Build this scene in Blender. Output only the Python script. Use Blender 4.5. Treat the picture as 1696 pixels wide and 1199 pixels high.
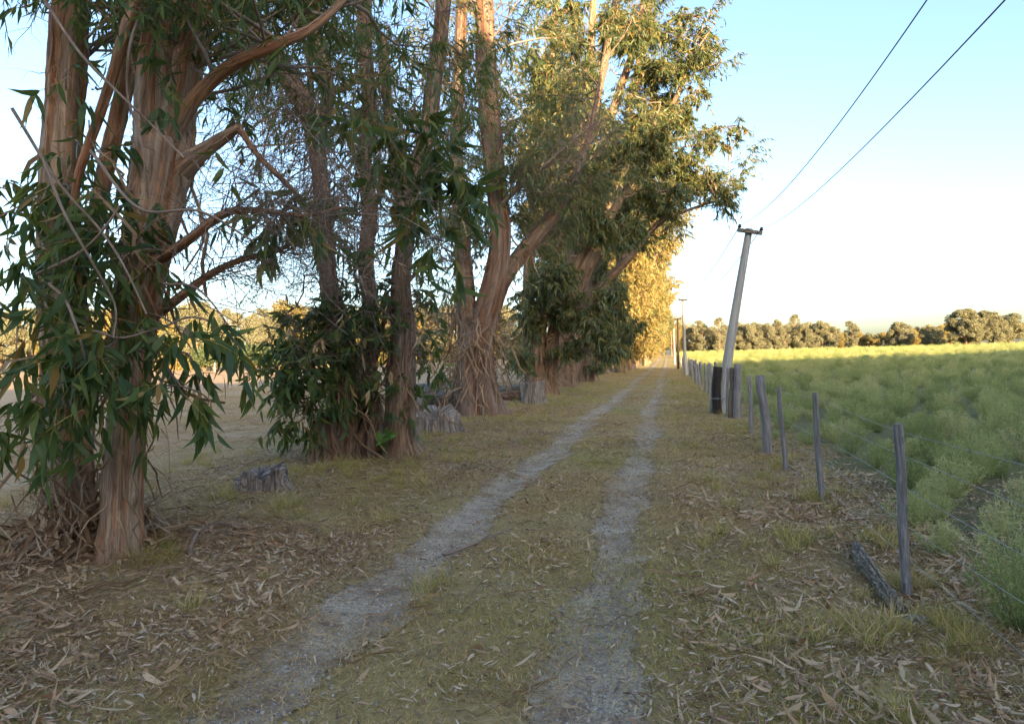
import bpy, math
import numpy as np
from mathutils import Matrix, Vector

for o in list(bpy.data.objects): bpy.data.objects.remove(o)
SC = bpy.context.scene
COL = SC.collection
RAD = math.radians

# ------------------------------------------------------------------ camera
F, IW, IH = 1155.0, 1696.0, 1199.0
CAM = np.array([0.0, 0.0, 1.55])
YAW, PITCH, ROLL = math.atan(260 / F), RAD(-0.25), RAD(-1.5)
rot = Matrix.Rotation(YAW, 3, 'Z') @ Matrix.Rotation(math.pi / 2 + PITCH, 3, 'X') @ Matrix.Rotation(ROLL, 3, 'Z')
cd = bpy.data.cameras.new('camera')
cd.sensor_width = 36.0
cd.lens = 36.0 * F / IW
cd.clip_start, cd.clip_end = 0.05, 3000.0
cam = bpy.data.objects.new('camera', cd)
cam.matrix_world = Matrix.Translation(Vector(CAM)) @ rot.to_4x4()
COL.objects.link(cam)
SC.camera = cam
MR = np.array(rot)

# ------------------------------------------------------------------ sky, sun, exposure
SUN_EL, SUN_BEHIND = RAD(9.0), RAD(33)          # low sun, behind the viewer and 33 degrees to the right
sdir = np.array([math.sin(SUN_BEHIND) * math.cos(SUN_EL), -math.cos(SUN_BEHIND) * math.cos(SUN_EL), math.sin(SUN_EL)])
w = bpy.data.worlds.new('World'); SC.world = w; w.use_nodes = True
nt = w.node_tree; nt.nodes.clear()
sky = nt.nodes.new('ShaderNodeTexSky'); sky.sky_type = 'NISHITA'; sky.sun_disc = False
sky.sun_elevation = SUN_EL
sky.sun_rotation = math.atan2(sdir[0], sdir[1])
sky.altitude = 20; sky.air_density = 0.8; sky.dust_density = 2.35; sky.ozone_density = 1.4
bg = nt.nodes.new('ShaderNodeBackground'); bg.inputs['Strength'].default_value = 0.15
wo = nt.nodes.new('ShaderNodeOutputWorld')
nt.links.new(sky.outputs[0], bg.inputs[0]); nt.links.new(bg.outputs[0], wo.inputs[0])
sl = bpy.data.lights.new('sun', 'SUN'); sl.energy = 5.0; sl.angle = RAD(0.5); sl.color = (1.0, 0.73, 0.38)
so = bpy.data.objects.new('sun', sl)
so.rotation_euler = Vector(sdir).to_track_quat('Z', 'Y').to_euler()
COL.objects.link(so)
vs = SC.view_settings
vs.view_transform = 'Standard'; vs.look = 'None'; vs.gamma = 1.0; vs.use_curve_mapping = False
vs.exposure = 2.15
SC.render.engine = 'CYCLES'
SC.cycles.max_bounces = 6; SC.cycles.diffuse_bounces = 3; SC.cycles.glossy_bounces = 2
SC.cycles.transmission_bounces = 3; SC.cycles.transparent_max_bounces = 4
SC.cycles.use_denoising = True

# ------------------------------------------------------------------ pixel helpers (used to find real places)
def ray(px, py):
    return MR @ np.array([(px - IW / 2) / F, -(py - IH / 2) / F, -1.0])
def P(px, py, depth):
    return CAM + ray(px, py) * depth
def G(px, py):
    d = ray(px, py); return CAM - d * (CAM[2] / d[2])

def sstep(a, b, x):
    t = np.clip((x - a) / (b - a), 0, 1); return t * t * (3 - 2 * t)
def rutx(y, which):
    wob = 0.05 * np.sin(y * 0.55 + which) + 0.04 * np.sin(y * 0.21 + 2 * which)
    return np.where(which == 0, -0.50, -1.93) + wob * (1 - sstep(30, 60, y))
def gz(x, y):
    x = np.asarray(x, float); y = np.asarray(y, float)
    d = np.hypot(x, y)
    z = 1.25 * sstep(70, 200, d)
    und = 0.035 * np.sin(0.9 * x + 0.4 * y) * np.sin(0.55 * y - 0.3 * x + 1) + 0.02 * np.sin(2.1 * x + 1.3 * y + 2)
    z = z + und * (1 - sstep(50, 90, d)) * (0.35 + 0.65 * sstep(2.2, 4.5, np.abs(x + 1.0)))
    for k, wd in ((0, 0.30), (1, 0.36)):
        u = (x - rutx(y, k)) / wd
        z = z - 0.055 * np.exp(-u * u * 1.5) * (1 - sstep(50, 90, d))
    z = z + 0.10 * np.exp(-((x + 5.0) / 1.7) ** 2) * (1 - sstep(50, 90, d))
    return z

# ------------------------------------------------------------------ mesh builder
def norm(v):
    return v / (np.linalg.norm(v, axis=-1, keepdims=True) + 1e-12)

class MB:
    def __init__(s): s.v = []; s.q = []; s.t = []; s.bk = []; s.n = 0
    def add(s, V, Q=None, T=None, bk=None):
        V = np.asarray(V, float).reshape(-1, 3)
        s.v.append(V)
        if Q is not None and len(Q): s.q.append(np.asarray(Q).reshape(-1, 4) + s.n)
        if T is not None and len(T): s.t.append(np.asarray(T).reshape(-1, 3) + s.n)
        s.bk.append(V.copy() if bk is None else np.asarray(bk, float).reshape(-1, 3))
        s.n += len(V)
    def build(s, name, mat, parent=None, origin=(0, 0, 0), smooth=True, link=True):
        V = np.concatenate(s.v) - np.asarray(origin, float)
        Q = np.concatenate(s.q) if s.q else np.zeros((0, 4), int)
        T = np.concatenate(s.t) if s.t else np.zeros((0, 3), int)
        me = bpy.data.meshes.new(name)
        me.vertices.add(len(V)); me.vertices.foreach_set('co', V.astype(np.float32).ravel())
        nl = len(Q) * 4 + len(T) * 3
        me.loops.add(nl)
        me.loops.foreach_set('vertex_index', np.concatenate([Q.ravel(), T.ravel()]).astype(np.int32))
        me.polygons.add(len(Q) + len(T))
        st = np.concatenate([np.arange(len(Q)) * 4, len(Q) * 4 + np.arange(len(T)) * 3]).astype(np.int32)
        me.polygons.foreach_set('loop_start', st)
        me.polygons.foreach_set('use_smooth', np.full(len(Q) + len(T), smooth))
        a = me.attributes.new('bk', 'FLOAT_VECTOR', 'POINT')
        a.data.foreach_set('vector', np.concatenate(s.bk).astype(np.float32).ravel())
        me.update(calc_edges=True)
        me.materials.append(mat)
        ob = bpy.data.objects.new(name, me)
        if link: COL.objects.link(ob)
        if parent is not None: ob.parent = parent
        return ob

def spline(pts, K):
    """Catmull-Rom through pts (n,d), K samples."""
    p = np.asarray(pts, float); n = len(p)
    if n == 2: 
        t = np.linspace(0, 1, K)[:, None]; return p[0] * (1 - t) + p[1] * t
    e = np.vstack([2 * p[0] - p[1], p, 2 * p[-1] - p[-2]])
    u = np.linspace(0, n - 1 - 1e-6, K); i = u.astype(int); f = (u - i)[:, None]
    a, b, c, d = e[i], e[i + 1], e[i + 2], e[i + 3]
    return 0.5 * (2 * b + (c - a) * f + (2 * a - 5 * b + 4 * c - d) * f ** 2 + (3 * b - a - 3 * c + d) * f ** 3)

def tubes(mb, PP, RR, n=5, caps=False):
    """PP (N,K,3), RR (N,K): many tubes at once."""
    PP = np.asarray(PP, float); RR = np.asarray(RR, float)
    N, K, _ = PP.shape
    T = norm(np.gradient(PP, axis=1))
    mT = np.abs(norm((PP[:, -1] - PP[:, 0])))
    ref = np.eye(3)[np.argmin(mT, axis=1)][:, None, :]
    X = norm(np.cross(T, ref)); Y = np.cross(T, X)
    a = np.arange(n) * 2 * np.pi / n
    ring = X[:, :, None, :] * np.cos(a)[None, None, :, None] + Y[:, :, None, :] * np.sin(a)[None, None, :, None]
    R4 = RR[:, :, None, None] if RR.ndim == 2 else RR[..., None]
    V = PP[:, :, None, :] + ring * R4
    L = np.concatenate([np.zeros((N, 1)), np.cumsum(np.linalg.norm(np.diff(PP, axis=1), axis=2), axis=1)], axis=1)
    off = (np.arange(N) * 1.37)[:, None, None]
    r0 = RR.reshape(N, -1).mean(axis=1)[:, None, None]
    bk = np.stack([np.cos(a)[None, None, :] * r0 + off + 0 * L[:, :, None], np.sin(a)[None, None, :] * r0 - off + 0 * L[:, :, None],
                   L[:, :, None] + off + 0 * a[None, None, :]], axis=-1)
    idx = np.arange(N * K * n).reshape(N, K, n)
    A = idx[:, :-1, :]; B = np.roll(A, -1, axis=2); D = idx[:, 1:, :]; Cc = np.roll(D, -1, axis=2)
    Q = np.stack([A, B, Cc, D], axis=-1).reshape(-1, 4)
    tri = []
    if caps:
        for i in range(N):
            for k, rev in ((0, True), (K - 1, False)):
                r = idx[i, k]
                if rev: r = r[::-1]
                tri += [(r[0], r[j], r[j + 1]) for j in range(1, n - 1)]
    mb.add(V, Q, np.array(tri) if tri else None, bk)

def trunk_tube(mb, pts, rad, rng, n=20, K=40, flute=0.10, flare=0.0, flare_h=0.5, caps=False):
    c = spline(pts, K); r = spline(np.asarray(rad, float)[:, None], K)[:, 0]
    a = np.arange(n) * 2 * np.pi / n
    s = np.linspace(0, 1, K) * len(pts)
    m = np.ones((K, n))
    L = np.concatenate([[0], np.cumsum(np.linalg.norm(np.diff(c, axis=0), axis=1))])
    for k in range(7):
        fr = rng.integers(2, 8); m += flute * rng.uniform(.2, .6) * np.sin(fr * a[None, :] + rng.uniform(0, 6) + L[:, None] * rng.uniform(-1.3, 1.3))
    m += flute * .35 * rng.standard_normal((K, n))
    if flare > 0:
        fl = np.exp(-L / flare_h)[:, None]
        lob = np.zeros((1, n))
        for k in range(3):
            lob = lob + np.cos(rng.integers(3, 7) * a + rng.uniform(0, 6))[None, :] * .33
        m = m + fl * flare * (0.75 + 0.8 * lob)
    tubes(mb, c[None], (r[:, None] * m)[None], n, caps)
    return c, r

# ------------------------------------------------------------------ leaves
def leaves(mb, B, D, S, L, Wd, curve, droop, st=3):
    """sickle leaves. B base, D axis, S side (N,3); L,Wd,curve,droop (N)."""
    N = len(B)
    D = norm(D); S = norm(S - D * (S * D).sum(1, keepdims=True)); Nn = np.cross(D, S)
    if st == 3: t = np.array([0, .42, 1.0]); wp = np.array([.18, 1.0, .03])
    elif st == 4: t = np.array([0, .25, .62, 1.0]); wp = np.array([.1, .9, .75, .02])
    else: t = np.array([0, .14, .36, .66, 1.0]); wp = np.array([.1, .72, 1.0, .62, .02])
    L1 = L[:, None, None]
    c = B[:, None, :] + D[:, None, :] * L1 * t[None, :, None] \
        + S[:, None, :] * (curve[:, None] * L[:, None] * t[None] ** 2)[:, :, None] \
        + Nn[:, None, :] * (droop[:, None] * L[:, None] * t[None] ** 2)[:, :, None]
    h = (Wd[:, None] * wp[None] * .5)[:, :, None]
    V = np.stack([c - S[:, None, :] * h, c + S[:, None, :] * h], axis=2)
    k = len(t)
    idx = np.arange(N * k * 2).reshape(N, k, 2)
    Q = np.stack([idx[:, :-1, 0], idx[:, :-1, 1], idx[:, 1:, 1], idx[:, 1:, 0]], axis=-1).reshape(-1, 4)
    mb.add(V, Q)

def leaf_spray(lm, tm, O, U, rng, tl=(.35, .7), nl=9, ll=(.16, .26), asp=.17, st=3, droop=.35, hang=.8, tr=.004, K=5):
    """twigs from O along U carrying hanging leaves"""
    N = len(O)
    U = norm(U); t = np.linspace(0, 1, K)
    TL = rng.uniform(*tl, N)
    J = rng.standard_normal((N, 1, 3)) * .12
    C = O[:, None, :] + (U[:, None, :] * t[None, :, None] + J * (t ** 2)[None, :, None]) * TL[:, None, None]
    C[:, :, 2] -= (droop * TL)[:, None] * (t ** 2)[None]
    if tm is not None:
        tubes(tm, C, (tr * (1.15 - t))[None].repeat(N, 0), 3)
    u = rng.uniform(.12, 1.0, (N, nl)); i = np.minimum((u * (K - 1)).astype(int), K - 2); f = u * (K - 1) - i
    r = np.arange(N)[:, None]
    B = C[r, i] * (1 - f[..., None]) + C[r, i + 1] * f[..., None]
    TD = norm(C[r, i + 1] - C[r, i])
    M = N * nl
    D = TD * .55 + rng.standard_normal((N, nl, 3)) * .45
    D[..., 2] -= hang
    B = B.reshape(M, 3); D = norm(D.reshape(M, 3))
    L = rng.uniform(*ll, M)
    leaves(lm, B, D, rng.standard_normal((M, 3)), L, L * asp * rng.uniform(.8, 1.25, M), rng.uniform(-.45, .45, M), rng.uniform(-.35, .35, M), st)

def dead_twigs(mb, O, U, rng, L=(.5, 1.4), r=.006, K=6, side=4, gnarl=.25, lift=0.0):
    N = len(O); U = norm(U); t = np.linspace(0, 1, K)
    TL = rng.uniform(*L, N)
    w = np.cumsum(rng.standard_normal((N, K, 3)) * gnarl / K * 1.6, axis=1); w[:, 0] = 0
    C = O[:, None, :] + (U[:, None, :] * t[None, :, None] + w) * TL[:, None, None]
    C[:, :, 2] += lift * TL[:, None] * t[None] ** 2
    tubes(mb, C, (r * (1.1 - t))[None].repeat(N, 0), 4)
    if side:
        u = rng.uniform(.15, .95, (N, side)); i = np.minimum((u * (K - 1)).astype(int), K - 2); f = u * (K - 1) - i
        rr = np.arange(N)[:, None]
        B = (C[rr, i] * (1 - f[..., None]) + C[rr, i + 1] * f[..., None]).reshape(-1, 3)
        TD = norm(C[rr, i + 1] - C[rr, i]).reshape(-1, 3)
        D = norm(TD + rng.standard_normal((N * side, 3)) * .6)
        K2 = 4; t2 = np.linspace(0, 1, K2)
        L2 = rng.uniform(.25, .6, N * side) * TL.mean()
        w2 = np.cumsum(rng.standard_normal((N * side, K2, 3)) * gnarl / K2 * 1.8, axis=1); w2[:, 0] = 0
        C2 = B[:, None, :] + (D[:, None, :] * t2[None, :, None] + w2) * L2[:, None, None]
        tubes(mb, C2, (r * .5 * (1.15 - t2))[None].repeat(N * side, 0), 3)

def ribbons(mb, O, U, rng, L=(.4, 1.2), wd=(.01, .03), K=6, grav=.5, curl=.2):
    """strips of shed bark"""
    N = len(O); U = norm(U); t = np.linspace(0, 1, K); TL = rng.uniform(*L, N)
    w = np.cumsum(rng.standard_normal((N, K, 3)) * curl / K * 1.6, axis=1); w[:, 0] = 0
    C = O[:, None, :] + (U[:, None, :] * t[None, :, None] + w) * TL[:, None, None]
    C[:, :, 2] -= grav * TL[:, None] * t[None] ** 2
    S = norm(np.cross(U, rng.standard_normal((N, 3))))
    tw = rng.uniform(-1.5, 1.5, N)
    S2 = np.cross(U, S)
    ang = tw[:, None] * t[None]
    SS = S[:, None, :] * np.cos(ang)[..., None] + S2[:, None, :] * np.sin(ang)[..., None]
    h = rng.uniform(*wd, N)[:, None] * (.6 + .5 * np.sin(np.pi * (t * .8 + .1)))[None] * .5
    V = np.stack([C - SS * h[..., None], C + SS * h[..., None]], axis=2)
    idx = np.arange(N * K * 2).reshape(N, K, 2)
    Q = np.stack([idx[:, :-1, 0], idx[:, :-1, 1], idx[:, 1:, 1], idx[:, 1:, 0]], axis=-1).reshape(-1, 4)
    off = (np.arange(N) * .77)[:, None, None]
    bk = np.stack([off + np.array([-.02, .02])[None, None, :] + 0 * t[None, :, None], 0 * off + 0 * t[None, :, None] + np.zeros((1, 1, 2)),
                   (TL[:, None] * t[None])[:, :, None] + np.zeros((1, 1, 2)) + off], axis=-1)
    mb.add(V, Q, None, bk)

# ------------------------------------------------------------------ materials
def newmat(name):
    m = bpy.data.materials.new(name); m.use_nodes = True
    n = m.node_tree.nodes; n.clear()
    return m, n, m.node_tree.links
def ramp(n, stops):
    r = n.new('ShaderNodeValToRGB'); e = r.color_ramp.elements
    while len(e) < len(stops): e.new(.5)
    for i, (p, c) in enumerate(stops): e[i].position = p; e[i].color = (*c, 1)
    return r
def noise(n, l, vec, scale, detail=4, rough=.55, dist=0):
    t = n.new('ShaderNodeTexNoise'); t.inputs['Scale'].default_value = scale; t.inputs['Detail'].default_value = detail
    t.inputs['Roughness'].default_value = rough; t.inputs['Distortion'].default_value = dist
    if vec is not None: l.new(vec, t.inputs['Vector'])
    return t
def vscale(n, l, vec, s):
    m = n.new('ShaderNodeVectorMath'); m.operation = 'MULTIPLY'; m.inputs[1].default_value = s; l.new(vec, m.inputs[0]); return m.outputs[0]
def mixc(n, l, fac, a, b, mode='MIX'):
    m = n.new('ShaderNodeMix'); m.data_type = 'RGBA'; m.blend_type = mode
    for s, v in ((m.inputs[0], fac), (m.inputs[6], a), (m.inputs[7], b)):
        if isinstance(v, (int, float)): s.default_value = v
        elif isinstance(v, tuple): s.default_value = (*v, 1)
        else: l.new(v, s)
    return m.outputs[2]
def math_(n, l, op, a, b=None, c=None, clamp=False):
    m = n.new('ShaderNodeMath'); m.operation = op; m.use_clamp = clamp
    for i, v in enumerate((a, b, c)):
        if v is None: continue
        if isinstance(v, (int, float)): m.inputs[i].default_value = v
        else: l.new(v, m.inputs[i])
    return m.outputs[0]
def finish(m, n, l, col, rough=.8, bump=None, bstr=.4, bdist=.01, spec=.3):
    b = n.new('ShaderNodeBsdfPrincipled'); o = n.new('ShaderNodeOutputMaterial')
    if isinstance(col, tuple): b.inputs['Base Color'].default_value = (*col, 1)
    else: l.new(col, b.inputs['Base Color'])
    b.inputs['Roughness'].default_value = rough
    b.inputs['Specular IOR Level'].default_value = spec
    if bump is not None:
        bp = n.new('ShaderNodeBump'); bp.inputs['Strength'].default_value = bstr; bp.inputs['Distance'].default_value = bdist
        l.new(bump, bp.inputs['Height']); l.new(bp.outputs[0], b.inputs['Normal'])
    l.new(b.outputs[0], o.inputs[0])
    return m

def bark_mat(name, stops, sx=9.0, sz=1.1, bdist=.02, rough=.85, fine=(60, 5), detail_mix=.35, dark=(.05, .035, .025), crack=.32):
    m, n, l = newmat(name)
    a = n.new('ShaderNodeAttribute'); a.attribute_name = 'bk'
    v1 = vscale(n, l, a.outputs['Vector'], (sx, sx, sz))
    n1 = noise(n, l, v1, 1.0, 5, .6, .6)
    r = ramp(n, stops); l.new(n1.outputs[0], r.inputs[0])
    v2 = vscale(n, l, a.outputs['Vector'], (fine[0], fine[0], fine[1]))
    n2 = noise(n, l, v2, 1.0, 4, .65)
    r2 = ramp(n, [(.36, (0, 0, 0)), (.56, (1, 1, 1))]); l.new(n2.outputs[0], r2.inputs[0])
    f = math_(n, l, 'MULTIPLY_ADD', r2.outputs[0], -detail_mix, detail_mix)
    col = mixc(n, l, f, r.outputs[0], dark)
    n4 = noise(n, l, vscale(n, l, a.outputs['Vector'], (sx * 1.6, sx * 1.6, sz * 2.6)), 1.0, 6, .7, 1.2)
    ck = math_(n, l, 'SUBTRACT', 1.0, math_(n, l, 'MULTIPLY', math_(n, l, 'ABSOLUTE', math_(n, l, 'SUBTRACT', n4.outputs[0], .5)), 40.0), None, True)
    col = mixc(n, l, math_(n, l, 'MULTIPLY', ck, crack), col, dark)
    h = math_(n, l, 'MULTIPLY_ADD', n1.outputs[0], 1.2, math_(n, l, 'MULTIPLY_ADD', n2.outputs[0], .6, math_(n, l, 'MULTIPLY', ck, -crack)))
    return finish(m, n, l, col, rough, h, .9, bdist)

M_BARK = bark_mat('smooth_streaked_bark', [(.33, (0.125, 0.0793, 0.0575)), (.41, (0.3125, 0.1281, 0.0575)), (.47, (0.425, 0.2196, 0.115)), (.53, (0.3375, 0.244, 0.184)), (.59, (0.525, 0.3538, 0.23)), (.68, (0.4125, 0.3538, 0.2875))], 8, .5, .012, .75, (45, 2.5), .4)
M_BARK_R = bark_mat('reddish_streaked_bark', [(.33, (.085, .05, .038)), (.41, (.20, .088, .045)), (.47, (.27, .145, .085)), (.53, (.21, .155, .125)), (.59, (.33, .225, .16)), (.68, (.27, .235, .205))], 8, .5, .014, .8, (45, 2.5), .45, crack=.45)
M_BARK_B = bark_mat('shaggy_brown_bark', [(.32, (0.0875, 0.061, 0.046)), (.42, (0.225, 0.1281, 0.0805)), (.52, (0.35, 0.2257, 0.1495)), (.62, (0.3, 0.244, 0.1898)), (.72, (0.475, 0.366, 0.276))], 14, .8, .03, .9, (70, 5), .5)
M_TWIG = bark_mat('dead_twig_bark', [(.3, (.17, .12, .095)), (.5, (.29, .21, .17)), (.7, (.42, .34, .28))], 20, 2, .002, .85, (60, 8), .2)
M_TWIGG = bark_mat('young_twig_bark', [(.3, (.22, .13, .05)), (.5, (.33, .23, .07)), (.7, (.38, .32, .08))], 20, 2, .002, .7, (60, 8), .15)
M_STRIP = bark_mat('shed_bark', [(.28, (0.126, 0.075, 0.045)), (.42, (0.273, 0.16, 0.09)), (.56, (0.42, 0.29, 0.18)), (.72, (0.525, 0.42, 0.297))], 11, 1.2, .006, .85, (60, 4), .3)
M_WOOD = bark_mat('weathered_grey_wood', [(.28, (0.13, 0.1216, 0.1125)), (.45, (0.312, 0.288, 0.2625)), (.6, (0.468, 0.4352, 0.4)), (.75, (0.65, 0.6144, 0.5625))], 22, 1.2, .03, .9, (80, 3), .6, (0.039, 0.0346, 0.0312))
M_STUMP = bark_mat('weathered_stump_wood', [(.28, (0.15, 0.1238, 0.1092)), (.45, (0.375, 0.3095, 0.2604)), (.6, (0.5625, 0.4776, 0.4116)), (.75, (0.75, 0.6545, 0.5712))], 15, 1.6, .05, .9, (60, 2), .7, (0.075, 0.058, 0.049))
M_POST = bark_mat('weathered_post_wood', [(.28, (0.1485, 0.1365, 0.1375)), (.45, (0.27, 0.2535, 0.25)), (.6, (0.3915, 0.364, 0.35)), (.75, (0.513, 0.481, 0.45))], 30, 1.5, .01, .85, (90, 4), .5, (0.0675, 0.0585, 0.0562))
M_LOG = bark_mat('rotting_grey_wood', [(.28, (0.1375, 0.105, 0.0738)), (.45, (0.2717, 0.222, 0.1697)), (.6, (0.4598, 0.3792, 0.2878)), (.75, (0.6897, 0.5735, 0.428))], 26, 6, .03, .95, (70, 12), .6, (0.038, 0.0333, 0.0306), 1.0)
M_POLE = bark_mat('silvery_pole_wood', [(.28, (.28, .27, .25)), (.45, (.42, .40, .37)), (.6, (.50, .47, .43)), (.75, (.58, .55, .50))], 18, .6, .006, .8, (70, 1.5), .35, (.14, .13, .12))
M_DARKPOST = bark_mat('tarred_dark_wood', [(.3, (.015, .012, .011)), (.5, (.032, .024, .021)), (.7, (.06, .045, .038))], 20, 1.2, .012, .8, (60, 4), .4)
M_ROT = bark_mat('rotten_red_wood', [(.3, (.05, .03, .022)), (.5, (.15, .08, .055)), (.7, (.28, .18, .13))], 10, 3, .04, .95, (40, 9), .5)

def leaf_mat(name, stops, rough=.42, trans=.28, tcol=(.30, .34, .05), spec=.5, inst=False):
    m, n, l = newmat(name)
    g = n.new('ShaderNodeNewGeometry'); v = g.outputs['Random Per Island']
    if inst:
        oi = n.new('ShaderNodeObjectInfo')
        v = math_(n, l, 'ADD', math_(n, l, 'MULTIPLY', v, inst), math_(n, l, 'MULTIPLY', oi.outputs['Random'], 1 - inst))
    r = ramp(n, stops); l.new(v, r.inputs[0])
    b = n.new('ShaderNodeBsdfPrincipled'); l.new(r.outputs[0], b.inputs['Base Color'])
    b.inputs['Roughness'].default_value = rough; b.inputs['Specular IOR Level'].default_value = spec
    o = n.new('ShaderNodeOutputMaterial')
    if trans > 0:
        tb = n.new('ShaderNodeBsdfTranslucent')
        l.new(mixc(n, l, .55, r.outputs[0], tcol), tb.inputs[0])
        ms = n.new('ShaderNodeMixShader'); ms.inputs[0].default_value = trans
        l.new(b.outputs[0], ms.inputs[1]); l.new(tb.outputs[0], ms.inputs[2]); l.new(ms.outputs[0], o.inputs[0])
    else: l.new(b.outputs[0], o.inputs[0])
    return m

M_LEAF = leaf_mat('glossy_green_leaf', rough=.5, spec=.3, stops=[(0, (0.0297, 0.072, 0.032)), (.35, (0.0513, 0.0984, 0.035)), (.65, (0.081, 0.126, 0.035)), (.9, (0.135, 0.168, 0.04)), (.97, (0.27, 0.156, 0.05))])
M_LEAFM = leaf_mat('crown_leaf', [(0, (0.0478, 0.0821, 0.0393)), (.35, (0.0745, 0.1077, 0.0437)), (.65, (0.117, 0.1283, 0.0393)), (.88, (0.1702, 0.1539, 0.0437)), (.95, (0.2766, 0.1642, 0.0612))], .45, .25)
M_LEAFH = leaf_mat('fine_high_leaf', [(0, (.05, .065, .04)), (.35, (.085, .095, .045)), (.65, (.14, .12, .045)), (.85, (.17, .11, .06)), (.95, (.24, .15, .09))], .55, .25)
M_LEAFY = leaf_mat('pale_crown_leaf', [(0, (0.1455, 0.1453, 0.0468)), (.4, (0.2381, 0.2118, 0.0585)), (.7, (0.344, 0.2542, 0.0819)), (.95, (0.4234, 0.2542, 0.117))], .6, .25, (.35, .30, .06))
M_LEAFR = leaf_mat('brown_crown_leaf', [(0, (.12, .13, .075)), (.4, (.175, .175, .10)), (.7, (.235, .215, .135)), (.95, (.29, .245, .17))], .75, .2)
M_HEDGE = leaf_mat('dark_hedge_leaf', [(0, (.04, .06, .03)), (.5, (.07, .10, .04)), (.95, (.11, .13, .05))], .6, .15)
M_SPROUT = leaf_mat('bright_sprout_leaf', [(0, (.08, .20, .04)), (.6, (.13, .27, .06)), (.95, (.2, .3, .07))], .45, .3)
M_DRYLEAF = leaf_mat('dry_hanging_leaf', [(0, (.32, .17, .07)), (.5, (.45, .30, .15)), (.95, (.52, .40, .26))], .7, .2, (.5, .3, .1))
M_LITTER = leaf_mat('fallen_leaf', [(0, (0.1568, 0.085, 0.0465)), (.25, (0.3038, 0.1649, 0.0835)), (.5, (0.4216, 0.2698, 0.1485)), (.75, (0.5098, 0.3796, 0.232)), (.95, (0.5882, 0.4995, 0.3713))], .6, .0, inst=.5)
M_GRASS = leaf_mat('short_dry_grass', [(0, (0.1795, 0.1168, 0.0591)), (.2, (0.3313, 0.2213, 0.0945)), (.45, (0.5521, 0.3689, 0.1654)), (.7, (0.6901, 0.4734, 0.2362)), (.88, (0.8006, 0.5657, 0.3306)), (.97, (0.8363, 0.6886, 0.4724))], .85, .3, (.46, .42, .24), .1, inst=.75)
M_GRASSG = leaf_mat('green_grass', [(0, (0.1915, 0.187, 0.0537)), (.3, (0.3283, 0.2992, 0.0835)), (.55, (0.4788, 0.3864, 0.1194)), (.8, (0.6292, 0.4612, 0.2029)), (.97, (0.7933, 0.5734, 0.2985))], .8, .3, (.40, .42, .17), .1, inst=.75)
M_FEATH = leaf_mat('feathery_field_leaf', [(.1, (0.175, 0.225, 0.0711)), (.35, (0.311, 0.3562, 0.1254)), (.6, (0.4374, 0.4593, 0.1839)), (.85, (0.6026, 0.5624, 0.2759)), (.97, (0.6221, 0.4874, 0.2508))], .7, .34, (.48, .52, .20), .2, inst=.4)

def ground_mat():
    m, n, l = newmat('paddock_ground')
    g = n.new('ShaderNodeNewGeometry'); pos = g.outputs['Position']
    sx = n.new('ShaderNodeSeparateXYZ'); l.new(pos, sx.inputs[0])
    x, y = sx.outputs[0], sx.outputs[1]
    big = noise(n, l, pos, .35, 4, .6); mid = noise(n, l, pos, 2.3, 5, .6); fin = noise(n, l, pos, 34, 5, .7)
    st = noise(n, l, vscale(n, l, pos, (30, 90, 30)), 1.0, 3, .6, 1.5)
    verge = ramp(n, [(.30, (0.2567, 0.1873, 0.0992)), (.45, (0.3919, 0.2997, 0.1341)), (.58, (0.5136, 0.3871, 0.1924)), (.75, (0.6217, 0.4621, 0.2566))])
    l.new(math_(n, l, 'MULTIPLY_ADD', fin.outputs[0], .5, math_(n, l, 'MULTIPLY', mid.outputs[0], .5)), verge.inputs[0])
    green = ramp(n, [(.35, (0.2903, 0.2575, 0.0914)), (.7, (0.4936, 0.3862, 0.1697))]); l.new(fin.outputs[0], green.inputs[0])
    gf = ramp(n, [(.46, (0, 0, 0)), (.62, (1, 1, 1))]); l.new(big.outputs[0], gf.inputs[0])
    c1 = mixc(n, l, gf.outputs[0], verge.outputs[0], green.outputs[0])
    left = ramp(n, [(.3, (0.3244, 0.2246, 0.1386)), (.5, (0.5014, 0.3432, 0.2025)), (.7, (0.6341, 0.4306, 0.2505))])
    l.new(math_(n, l, 'MULTIPLY_ADD', fin.outputs[0], .45, math_(n, l, 'MULTIPLY', mid.outputs[0], .55)), left.inputs[0])
    lf = math_(n, l, 'MULTIPLY_ADD', math_(n, l, 'ADD', math_(n, l, 'MULTIPLY', x, -1), math_(n, l, 'MULTIPLY', mid.outputs[0], 3.0)), .28, -2.0, True)
    c2 = mixc(n, l, lf, c1, left.outputs[0])
    soil = ramp(n, [(.35, (.11, .11, .055)), (.55, (.20, .19, .085)), (.7, (.30, .26, .15))]); l.new(fin.outputs[0], soil.inputs[0])
    rf = math_(n, l, 'MULTIPLY_ADD', math_(n, l, 'ADD', x, math_(n, l, 'MULTIPLY', mid.outputs[0], .8)), 1.1, -1.9, True)
    c3 = mixc(n, l, rf, c2, soil.outputs[0])
    h = math_(n, l, 'MULTIPLY_ADD', fin.outputs[0], 1.0, math_(n, l, 'MULTIPLY', st.outputs[0], .8))
    return finish(m, n, l, c3, .95, h, .8, .03, .15)
M_GROUND = ground_mat()

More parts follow.
